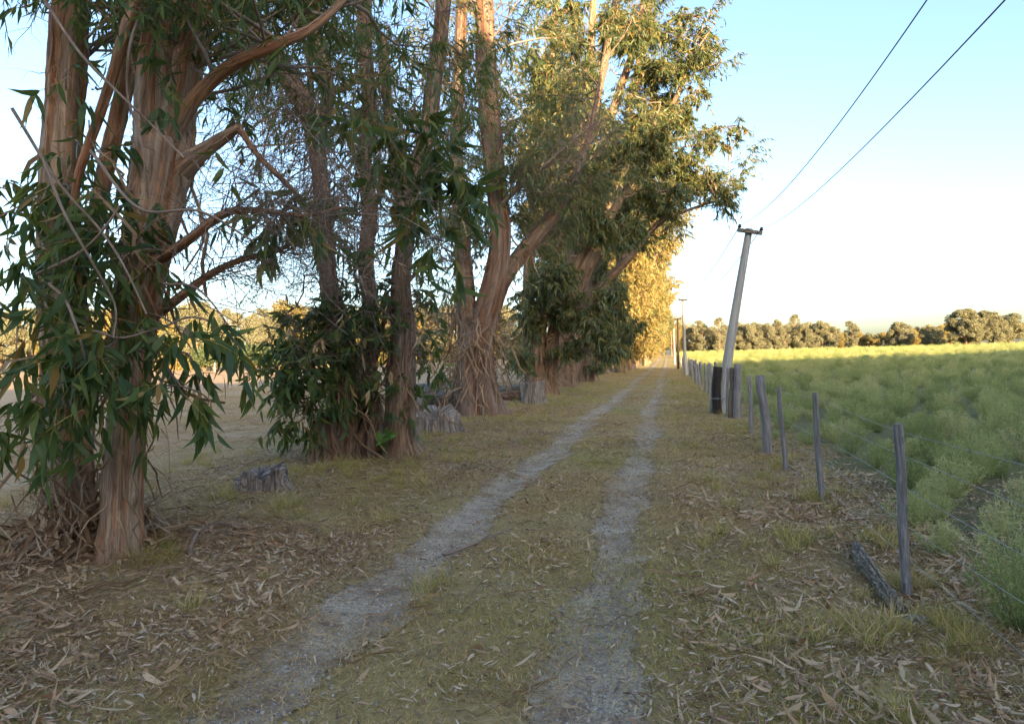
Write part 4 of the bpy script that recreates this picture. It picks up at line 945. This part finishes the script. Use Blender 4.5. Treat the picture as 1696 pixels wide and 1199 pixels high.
tops.append(post_px(1271, 752, 1259, 622, .068, M_POST, 'thick crooked round grey post', False, 4, .03))
tops.append(post_px(1245, 720, 1241, 622, .035, M_POST, None, False, 5))
post_px(1221, 693, 1222, 603, .085, M_POST, 'stout round grey post beside the bark covered one', False, 6)
post_px(1212, 692, 1213, 609, .075, M_BARK_B, 'bark covered mottled post', False, 7, .02)
post_px(1204, 690, 1206, 609, .035, M_POST, None, False, 8)
post_px(1177, 683, 1181, 632, .045, M_POST, 'short slanting brace post at the utility pole', False, 9)
yy = 21.5; k = 0
while yy < 112:
    h = rng.uniform(1.0, 1.35); r = rng.choice([.04, .05, .07, .085])
    post(1.45 + rng.normal(0, .06), yy, h, r, (rng.normal(-.02, .06), rng.normal(0, .05)), M_POST, None, False, 100 + k, .02); k += 1
    yy += rng.uniform(1.5, 2.6) * (1 if yy < 60 else 1.6)
post(1.45, 2.4, 1.12, .04, (.0, 0), M_POST, None, True, 55)
post(1.45, .2, 1.12, .04, (.0, 0), M_POST, None, True, 56)
for zz in (.22, .45, .68, .88, 1.05):
    mb = MB(); ysw = np.concatenate([np.arange(-2, 20, .3), np.arange(20, 112, 2.)])
    c = np.stack([1.45 + .0 * ysw, ysw, gz(1.45 + 0 * ysw, ysw) + zz * .98 + .012 * np.sin(ysw * 1.4 + zz * 9)], -1)
    c[:, 0] -= .0
    tubes(mb, c[None], np.full((1, len(c)), .0016), 5)
    if zz in (.68, 1.05):
        yb = np.arange(1.5, 20, .12); B = np.stack([1.45 + 0 * yb, yb, np.interp(yb, ysw, c[:, 2])], -1)
        U = rng.standard_normal((len(yb), 3))
        tubes(mb, np.stack([B - norm(U) * .016, B, B + norm(U) * .016], 1), np.full((len(yb), 3), .0011), 3)
    mb.build('wire', M_WIRE, fence, FO)

# ================================================================== UTILITY POLES AND LINES
gp = G(1190, 684); dP = float(np.dot(gp - CAM, MR @ np.array([0, 0, -1.0])))
pole = thing('utility_pole', tuple(gp), 'leaning grey timber utility pole with a short crossarm by the fence', 'utility pole')
rng = np.random.default_rng(4)
tp = P(1241, 379, dP)
mb = MB(); trunk_tube(mb, [gp + [0, 0, -.3], gp * .6 + tp * .4, tp], [.135, .118, .088], rng, 18, 24, .015, caps=True); mb.build('shaft', M_POLE, pole, gp)
ax = norm(tp - gp); ca = P(1222, 381, dP - .14); cb = P(1262, 386.5, dP - .14)
def beam(mb, a, b, w, h, up):
    d = norm(b - a); s = norm(np.cross(d, up)); u = np.cross(s, d)
    V = [p + s * w * i + u * h * j for p in (a, b) for i, j in ((-1, -1), (1, -1), (1, 1), (-1, 1))]
    mb.add(np.array(V), [(0, 1, 2, 3), (7, 6, 5, 4), (0, 4, 5, 1), (1, 5, 6, 2), (2, 6, 7, 3), (3, 7, 4, 0)])
mb = MB(); beam(mb, ca, cb, .045, .045, ax); mb.build('crossarm', M_LOG, pole, gp, smooth=False)
INS = []
for q in (ca * .95 + cb * .05, ca * .05 + cb * .95):
    mb = MB(); z = np.array([.04, .07, .075, .10, .105, .14, .16]); r = np.array([.02, .025, .05, .052, .035, .04, .01])
    tubes(mb, (q + z[:, None] * ax)[None], r[None], 12, True); mb.build('insulator', M_INS, pole, gp); INS.append(q + .12 * ax)
mb = MB(); gb = gp + MR @ np.array([-.06, 0, .16]); gb[2] = float(gz(gb[0], gb[1]))
trunk_tube(mb, [gb + [0, 0, -.2], gb + [-.03, 0, .6], gb + [0.03, 0, 1.22]], [.115, .105, .10], rng, 14, 14, .08, caps=True)
mb.build('support_stub', M_DARKPOST, pole, gp)
mb = MB(); c0_ = gb + [0, 0, .35]; c0_[0:2] = (gb[:2] + gp[:2]) / 2
for zz in (.38, .41):
    a = np.linspace(0, 2 * np.pi, 20); L_ = np.stack([c0_[0] + np.cos(a) * .2, c0_[1] + np.sin(a) * .24, 0 * a + gp[2] + zz], -1); tubes(mb, L_[None], np.full((1, 20), .006), 5)
mb.build('binding_wire', M_WIRE, pole, gp)
def far_pole(px, y, hh, x, label, mat, arm=True, lean=0.0, r=.11):
    b = np.array([x, y, float(gz(x, y))])
    o = thing('utility_pole', tuple(b), label, 'utility pole'); mb = MB()
    trunk_tube(mb, [b + [0, 0, -.3], b + [lean * .5, 0, hh * .5], b + [lean, 0, hh]], [r * 1.2, r, r * .8], rng, 12, 14, .02, caps=True); mb.build('shaft', mat, o, b)
    if arm:
        mb = MB(); beam(mb, b + [lean - .32, -.12, hh - .12], b + [lean + .32, -.12, hh - .14], .05, .05, np.array([0, 0, 1.])); mb.build('crossarm', M_DARKPOST, o, b, smooth=False)
        for s in (-1, 1):
            mb = MB(); z = np.array([.0, .03, .035, .07, .09]); tubes(mb, (b + [lean + s * .29, -.12, hh - .08] + z[:, None] * np.array([0, 0, 1.]))[None], np.array([[.02, .03, .05, .04, .01]]), 8, True); mb.build('insulator', M_INS, o, b)
    return b + np.array([lean, 0, hh])
p2 = far_pole(1136, 52.0, 5.6, 1.15, 'pale sunlit utility pole standing second along the fence', M_POLE, True, -.06)
p3 = far_pole(1120, 76.0, 5.4, .95, 'dark brown utility pole third along the fence', M_DARKPOST, True, .05)
p4 = far_pole(1117, 98.0, 5.0, .75, 'short pale utility pole beside the far sunlit track', M_POLE, False, 0)
p5 = far_pole(1108, 150.0, 5.4, .6, 'tiny far utility pole near the end of the track', M_BARK_B, False, 0)
def line(a, b, sag, label, r=.007):
    t = np.linspace(0, 1, 70)[:, None]; c = a * (1 - t) + b * t; c[:, 2] -= (4 * sag * t * (1 - t))[:, 0]
    mb = MB(); tubes(mb, c[None], np.full((1, 70), r), 6); o = mb.build('power_line', M_LINE); tag(o, label, 'power line')
LINES = dict(A=(2.5, -12.0, 8.0, 1.8), B=(0.0, -30.0, 5.75, 2.1))
line(INS[0], np.array(LINES['A'][:3]), LINES['A'][3], 'overhead cable rising from the pole crossarm end nearer the trees', .006)
line(INS[1], np.array(LINES['B'][:3]), LINES['B'][3], 'overhead cable rising from the pole crossarm end over the field', .0045)
line(INS[0], p2 + [-.29, -.1, -.0], .55, 'sagging cable from the leaning pole to the next pole, tree side', .011)
line(INS[1], p2 + [.29, -.1, -.0], .62, 'sagging cable from the leaning pole to the next pole, field side', .011)

# ================================================================== FIELD PLANTS
def feather(seed, h, nst, nlf):
    rg = np.random.default_rng(seed); mb = MB()
    az = rg.uniform(0, 6.28, nst); q = rg.uniform(0, 1, nst) ** .55
    R = h * .62
    tip = np.stack([np.cos(az) * q * R, np.sin(az) * q * R, h * (.30 + .70 * np.sqrt(np.clip(1 - q * q * .9, 0, 1))) * rg.uniform(.82, 1.12, nst)], -1)
    b0 = np.stack([tip[:, 0] * .15, tip[:, 1] * .15, 0 * az], -1); K = 5; t = np.linspace(0, 1, K)[None, :, None]
    md = np.stack([tip[:, 0] * .75, tip[:, 1] * .75, tip[:, 2] * .45], -1)
    C = (1 - t) ** 2 * b0[:, None] + 2 * t * (1 - t) * md[:, None] + t ** 2 * tip[:, None]
    tubes(mb, C, (.0035 * (1.1 - t[0, :, 0]))[None].repeat(nst, 0), 3)
    u = 1 - rg.uniform(0, 1, (nst, nlf)) ** 1.5 * .75; i = np.minimum((u * (K - 1)).astype(int), K - 2); f = u * (K - 1) - i; r = np.arange(nst)[:, None]
    B = (C[r, i] * (1 - f[..., None]) + C[r, i + 1] * f[..., None]).reshape(-1, 3) + rg.standard_normal((nst * nlf, 3)) * .012
    M = len(B); D_ = rg.standard_normal((M, 3)) * .7 + norm(B * [1, 1, .3]) * .5; D_[:, 2] += .35
    L = rg.uniform(.022, .055, M)
    leaves(mb, B, D_, rg.standard_normal((M, 3)), L, rg.uniform(.0045, .0095, M), rg.uniform(-.4, .4, M), rg.uniform(-.3, .3, M), 3)
    return mb
PL = [feather(1, .46, 46, 34), feather(2, .40, 44, 32), feather(3, .54, 50, 34), feather(4, .34, 40, 30)]
rng = np.random.default_rng(61)
def inview(x, y, m=.06):
    a = np.arctan2(x, y); return (a < RAD(23.8) + m)
pts = []
for (y0, y1, cell) in ((2.5, 9, .60), (9, 22, .72), (22, 45, .92), (45, 90, 1.3), (90, 150, 1.6), (150, 225, 1.9)):
    gx, gy = np.meshgrid(np.arange(1.75, y1 * .56 + 2, cell), np.arange(y0, y1, cell))
    x = (gx + rng.uniform(-.42, .42, gx.shape) * cell).ravel(); y = (gy + rng.uniform(-.42, .42, gx.shape) * cell).ravel()
    k = inview(x, y); x, y = x[k], y[k]
    keep = (rng.uniform(0, 1, len(x)) < np.where(y < 7, .72 + .25 * sstep(2.0, 3.0, x), .96)) & (x > 1.75 + .3 * rng.uniform(0, 1, len(x)))
    pts.append(np.stack([x[keep], y[keep]], -1))
pts = np.concatenate(pts)
dist = np.hypot(pts[:, 0], pts[:, 1]); order = np.argsort(dist); pts = pts[order]; dist = dist[order]
NEAR = 90
pp = None
pn = {}
for i in range(NEAR):
    k = int(rng.integers(0, 4)); x, y = pts[i]
    loc = (x, y, float(gz(x, y)) - .01); sc = float(rng.uniform(.55, 1.15)); rz = float(rng.uniform(0, 6.28))
    lab = 'feathery light green bush in the field near the wire fence'; grp = 'feathery bushes in the field near the fence'
    if k not in pn:
        o = PL[k].build('feathery_bush', M_FEATH); tag(o, lab, 'bush', grp); o['base'] = 0; del o['base']; pn[k] = o
    else:
        o = pn[k].copy(); COL.objects.link(o)
    o.location = loc; o.rotation_euler = (0, 0, rz); o.scale = (sc, sc, sc)
far = pts[NEAR:]; df = dist[NEAR:]; n = len(far)
tm = [PL[k].build('feathery_plant', M_FEATH, link=False) for k in range(4)]
r_ = np.zeros((n, 3)); r_[:, 2] = rng.uniform(0, 6.28, n); r_[:, :2] = rng.normal(0, .12, (n, 2))
scatter('field_plants', np.stack([far[:, 0], far[:, 1], gz(far[:, 0], far[:, 1]) - .01], -1), r_, (.6 + .65 * rng.uniform(0, 1, n) ** 1.3) * (1 + 1.2 * sstep(30, 160, df)), rng.integers(0, 4, n), tm, 'sea of feathery light green plants covering the field to its far edge', 'field plants')

# ================================================================== GRASS, LITTER, TWIGS
def grass_patch(seed, size, n, L, wd, flat):
    rg = np.random.default_rng(seed); mb = MB()
    B = np.stack([rg.normal(0, size * .42, n), rg.normal(0, size * .42, n), np.zeros(n)], -1)
    az = rg.uniform(0, 6.28, n); el = rg.uniform(flat[0], flat[1], n)
    D_ = np.stack([np.cos(az) * np.cos(el), np.sin(az) * np.cos(el), np.sin(el)], -1)
    Ln = rg.uniform(.5, 1.2, n) * L
    S = np.stack([-np.sin(az), np.cos(az), 0 * az], -1)
    leaves(mb, B, D_, S, Ln, np.full(n, wd) * rg.uniform(.6, 1.3, n), rg.uniform(-.7, .7, n), -rg.uniform(-.1, .5, n), 3)
    return mb
gp_ = [grass_patch(k, .5, 330, .066, .0044, (-.05, .75)).build('grass_blades', M_GRASS, link=False) for k in range(3)]
gg_ = [grass_patch(10 + k, .5, 310, .066, .0044, (.05, 1.05)).build('green_blades', M_GRASSG, link=False) for k in range(3)]
rng = np.random.default_rng(62)
def rutdist(x, y):
    return np.minimum(np.abs(x - rutx(y, 0)) - .20, np.abs(x - rutx(y, 1)) - .25)
def greenness(x, y):
    return np.sin(x * .9 + 1.3 * np.sin(y * .35) + .5) * np.sin(y * .5 + np.sin(x * .6)) + .25 * (x > .3) * np.sin(y)
P_, R_, S_, I_ = [], [], [], []
for (y0, y1, x0, x1, den, sc) in ((1.8, 9, -8, 2.0, 22, 1.0), (9, 20, -15, 2.2, 12, 1.15), (20, 45, -30, 2.2, 4, 1.6), (45, 80, -8, 2, 2, 2.0)):
    n = int((y1 - y0) * (x1 - x0) * den); x = rng.uniform(x0, x1, n); y = rng.uniform(y0, y1, n)
    k = (np.arctan2(-x, y) < RAD(52)) & (rng.uniform(0, 1, n) < np.clip(.02 + sstep(-.06, .22, rutdist(x, y)), 0, 1) * np.where(x < -6.5, .6, 1))
    x, y = x[k], y[k]; n = len(x)
    g_ = greenness(x, y) + rng.normal(0, .45, n) - .9 * (x < -6) - .25 + .35 * (x > .2)
    P_.append(np.stack([x, y, gz(x, y)], -1)); r = np.zeros((n, 3)); r[:, 2] = rng.uniform(0, 6.28, n); R_.append(r)
    S_.append(rng.uniform(.6, 1.25, n) * sc); I_.append(np.where(g_ > .38, 3, 0) + rng.integers(0, 3, n))
scatter('short_grass', np.concatenate(P_), np.concatenate(R_), np.concatenate(S_), np.concatenate(I_), gp_ + gg_, 'short dry and green grass over the verges and between the wheel ruts', 'grass')

# taller tufts
tf = [grass_patch(30 + k, .10, 70, .24, .0045, (.75, 1.5)).build('grass_tuft', M_GRASSG, link=False) for k in range(3)]
tx = []
for (px, py, n, sp) in [(380, 845, 5, 14), (470, 790, 8, 18), (520, 790, 8, 20), (580, 790, 10, 22), (640, 790, 8, 22), (620, 750, 8, 30), (560, 775, 6, 20), (345, 770, 3, 10), (255, 945, 6, 14), (215, 950, 5, 14), (720, 730, 10, 30), (850, 690, 8, 30), (930, 660, 8, 20), (660, 810, 8, 30), (700, 770, 14, 50), (800, 740, 14, 60), (880, 700, 10, 40), (310, 760, 6, 30), (1190, 690, 8, 16), (1230, 715, 8, 16), (1290, 775, 6, 14), (1360, 830, 8, 20), (1450, 910, 8, 24), (1505, 980, 6, 20), (1560, 1060, 12, 40), (1380, 1060, 8, 40), (1300, 900, 8, 40), (1260, 800, 10, 40), (680, 975, 3, 20), (460, 860, 5, 30)]:
    for _ in range(n): q = G(px + rng.normal(0, sp), py + rng.normal(0, sp * .35)); tx.append(q[:2])
tx = np.array(tx)
n2 = 380; x = np.where(rng.uniform(0, 1, n2) < .4, rng.uniform(.1, 1.9, n2), rng.uniform(-7.5, -2.6, n2)); y = rng.uniform(3, 40, n2); tx = np.concatenate([tx, np.stack([x, y], -1)])
n = len(tx); r = np.zeros((n, 3)); r[:, 2] = rng.uniform(0, 6, n)
scatter('grass_tufts', np.stack([tx[:, 0], tx[:, 1], gz(tx[:, 0], tx[:, 1]) - .01], -1), r, rng.uniform(.35, 1.0, n), rng.integers(0, 3, n), tf, 'yellow green grass tufts round the trunks, stumps and fence foot', 'grass tufts')

# fallen leaves
def one_leaf(seed):
    rg = np.random.default_rng(seed); mb = MB()
    leaves(mb, np.array([[0, -.075, .006]]), np.array([[0, 1., .0]]), np.array([[1., 0, rg.uniform(-.3, .3)]]), np.array([.15]), np.array([rg.uniform(.014, .036)]), np.array([rg.uniform(-.6, .6)]), np.array([rg.uniform(-.45, .55)]), 5)
    return mb.build('fallen_leaf', M_LITTER, link=False)
lv = [one_leaf(k) for k in range(12)]
def crumbs(seed):
    rg = np.random.default_rng(400 + seed); mb = MB(); n = 46
    B = np.stack([rg.normal(0, .16, n), rg.normal(0, .16, n), rg.uniform(.006, .022, n)], -1); az = rg.uniform(0, 6.28, n)
    D_ = np.stack([np.cos(az), np.sin(az), rg.normal(0, .25, n)], -1); S = np.stack([-np.sin(az), np.cos(az), rg.normal(0, .5, n)], -1)
    L = .010 + .05 * rg.uniform(0, 1, n) ** 2
    leaves(mb, B, D_, S, L, np.minimum(L * .3, .012) * rg.uniform(.4, 1.2, n), rg.uniform(-.5, .5, n), rg.uniform(-.4, .4, n), 4)
    return mb.build('leaf_crumbs', M_CRUMB, link=False)
M_CRUMB = leaf_mat('leaf_crumbs', [(0, (0.0787, 0.0459, 0.031)), (.3, (0.2098, 0.1193, 0.0671)), (.6, (0.3321, 0.2157, 0.1238)), (.85, (0.4545, 0.3305, 0.2167)), (.98, (0.5594, 0.459, 0.3509))], .75, 0, inst=.95)
lv += [crumbs(k) for k in range(5)]
P_ = []
def addl(n, fx, fy): 
    P_.append(np.stack([fx(n), fy(n)], -1))
U = rng.uniform
addl(6800, lambda n: U(.0, 2.3, n), lambda n: 2.4 + 5.5 * U(0, 1, n) ** 1.3)
addl(3000, lambda n: U(.0, 2.4, n), lambda n: U(6, 16, n))
addl(1800, lambda n: U(1.3, 5.5, n), lambda n: U(3, 9, n))
addl(7500, lambda n: rng.normal(-3.6, .85, n), lambda n: 2.2 + 3.4 * U(0, 1, n))
addl(1700, lambda n: U(-6.5, -2.2, n), lambda n: U(3.5, 10, n))
addl(900, lambda n: rng.normal(-1.2, .35, n), lambda n: U(2.8, 9, n))
addl(240, lambda n: rng.normal(-.5, .3, n), lambda n: U(2.8, 12, n))
addl(260, lambda n: rng.normal(-1.9, .35, n), lambda n: U(2.8, 12, n))
addl(3000, lambda n: U(-7, 1.6, n), lambda n: U(8, 26, n))
addl(1500, lambda n: rng.normal(-4.6, .8, n), lambda n: U(8, 24, n))
xy = np.concatenate(P_); n = len(xy); xy = xy[(xy[:, 1] > 1.5) & ((rutdist(xy[:, 0], xy[:, 1]) > -.02) | (U(0, 1, len(xy)) < .35))]; n = len(xy)
pat = np.sin(xy[:, 0] * 2.3 + np.sin(xy[:, 1] * 1.7)) * np.sin(xy[:, 1] * 2.0 + np.sin(xy[:, 0] * 1.9))
xy = xy[U(0, 1, n) < np.where((xy[:, 0] > -2.3) & (xy[:, 0] < .1), .34, .55) + .5 * pat]; n = len(xy)
cr = np.concatenate([np.stack([U(-3, 2.4, 2600), 2.3 + 12 * U(0, 1, 2600) ** 1.3], -1), np.stack([U(-7, -2.2, 2600), 2.3 + 14 * U(0, 1, 2600) ** 1.2], -1), np.stack([U(-8, 2, 1800), U(12, 30, 1800)], -1), np.stack([U(1.4, 6, 700), U(3, 9, 700)], -1)])
cr = cr[(rutdist(cr[:, 0], cr[:, 1]) > .0) | (U(0, 1, len(cr)) < .10)]
pat2 = np.sin(cr[:, 0] * 1.9 + 1.5 * np.sin(cr[:, 1] * 1.3)) * np.sin(cr[:, 1] * 1.5 + 1.5 * np.sin(cr[:, 0] * 1.4))
cr = cr[U(0, 1, len(cr)) < .50 + .42 * pat2 + .25 * (cr[:, 0] < -2.6) + .15 * (cr[:, 0] > .6)]
nl_, nc = n, len(cr); xy = np.concatenate([xy, cr]); n = nl_ + nc
r = np.stack([rng.normal(0, .4, n), rng.normal(0, .6, n), U(0, 6.28, n)], -1); r[nl_:, :2] *= .12
sc_ = .28 + .68 * U(0, 1, n) ** 1.6; sc_[nl_:] = U(.8, 1.4, nc)
# collection children are picked in name order: fallen_leaf*, then leaf_crumbs*
ix = np.concatenate([rng.integers(0, 12, nl_), 12 + rng.integers(0, 5, nc)])
scatter('leaf_litter', np.stack([xy[:, 0], xy[:, 1], gz(xy[:, 0], xy[:, 1]) + np.concatenate([U(.008, .035, nl_), 0 * cr[:, 0] + .012])], -1), r, sc_, ix, lv, 'fallen brown and tan eucalyptus leaves strewn over the ground', 'leaf litter')

# twig and bark litter
tw = []
for k in range(6):
    mb = MB(); rg = np.random.default_rng(200 + k)
    if k < 3: dead_twigs(mb, np.array([[-.15, 0, .01]]), np.array([[1., 0, .0]]), rg, (.3, .5), .004, 7, 2, .15)
    else: ribbons(mb, np.array([[-.2, 0, .015]]), np.array([[1., 0, .03]]), rg, (.35, .6), (.008, .02), 7, .0, .2)
    tw.append(mb.build('twig_bit', M_TWIG if k < 3 else M_STRIP, link=False))
xy = np.concatenate([np.stack([rng.normal(-4.2, 1.2, 900), U(2.5, 22, 900)], -1), np.stack([U(-2.4, 1.6, 420), U(2.8, 16, 420)], -1), np.stack([U(-12, -5, 500), U(6, 22, 500)], -1), np.stack([rng.normal(-3.9, .7, 600), U(2.5, 6, 600)], -1)])
n = len(xy)
scatter('twig_litter', np.stack([xy[:, 0], xy[:, 1], gz(xy[:, 0], xy[:, 1]) + .008], -1), np.stack([rng.normal(0, .05, n), rng.normal(0, .08, n), U(0, 6.28, n)], -1), U(.25, .95, n), rng.integers(0, 6, n), tw, 'dead twigs and bark strips lying under the trees and on the track', 'twig litter')

# pebbles in the ruts
pb = []
for k in range(4):
    rg = np.random.default_rng(300 + k); mb = MB(); n_ = 7; a = np.arange(n_) * 2 * np.pi / n_
    V = np.concatenate([np.stack([np.cos(a) * rr, np.sin(a) * rr * .8, np.full(n_, zz)], -1) * (1 + .12 * rg.standard_normal((n_, 1))) for rr, zz in ((.009, -.002), (.01, .003), (.005, .008))])
    ii = np.arange(21).reshape(3, 7); A = ii[:-1]; B = np.roll(A, -1, 1); Dd = ii[1:]; C_ = np.roll(Dd, -1, 1)
    mb.add(V, np.stack([A, B, C_, Dd], -1).reshape(-1, 4), np.array([(14, 14 + j, 15 + j) for j in range(1, 6)]))
    pb.append(mb.build('pebble', M_STONE, link=False))
n = 5200; y = 2.4 + 14 * U(0, 1, n) ** 1.6; k = rng.integers(0, 2, n); x = rutx(y, k) + rng.normal(0, 1, n) * np.where(k == 0, .13, .16)
scatter('gravel', np.stack([x, y, gz(x, y) + .010], -1), np.stack([0 * x, 0 * x, U(0, 6, n)], -1), .35 + .9 * U(0, 1, n) ** 2, rng.integers(0, 4, n), pb, 'loose pale pebbles lying in both wheel ruts', 'gravel')

# heaps of shed bark round the near trunks
def bark_heap(base, R, H, n, seed, label, away=None):
    rg = np.random.default_rng(seed); mb = MB()
    az = rg.uniform(0, 6.28, n); rr = R * (.35 + .75 * rg.uniform(0, 1, n))
    O = np.stack([base[0] + np.cos(az) * rr, base[1] + np.sin(az) * rr, 0 * az], -1); O[:, 2] = gz(O[:, 0], O[:, 1]) + .02
    tgt = np.stack([base[0] + rg.normal(0, R * .25, n), base[1] + rg.normal(0, R * .25, n), H * rg.uniform(.05, 1, n)], -1)
    ribbons(mb, O, tgt - O, rg, (R * .5, R * 1.5), (.008, .03), 7, -.05, .3)
    m = n // 2; U_ = rg.standard_normal((m, 3)); U_[:, 2] *= .1; U_[:, 2] += .05
    ribbons(mb, O[:m] + [0, 0, .02], U_, rg, (R * .4, R * 1.1), (.01, .035), 7, .03, .35)
    dead_twigs(mb, O[:m // 2] + [0, 0, .03], tgt[:m // 2] - O[:m // 2] + rg.standard_normal((m // 2, 3)) * .2, rg, (R * .6, R * 1.4), .005, 6, 2, .3)
    return tag(mb.build('bark_litter', M_STRIP), label, 'bark litter', None, 'stuff')
q = G(130, 945)
bark_heap((q[0] - .25, q[1] + .25), .62, .8, 200, 1, 'heap of shed bark strips and leaves round the nearest trunks')
q = G(235, 915); bark_heap((q[0], q[1]), .45, .3, 60, 2, 'bark strips fanned out on the ground right of the nearest trunk')
q = G(610, 752); bark_heap((q[0], q[1] + .1), .5, .7, 120, 3, 'shed bark packed between the stems of the many stemmed tree')
q = G(755, 690); bark_heap((q[0], q[1] + .3), .8, 1.3, 200, 4, 'shaggy pile of shed bark left of the forked trunk')
q = G(900, 645); bark_heap((q[0], q[1]), 1.0, 1.2, 120, 5, 'shed bark heaped under the dark drooping trees')
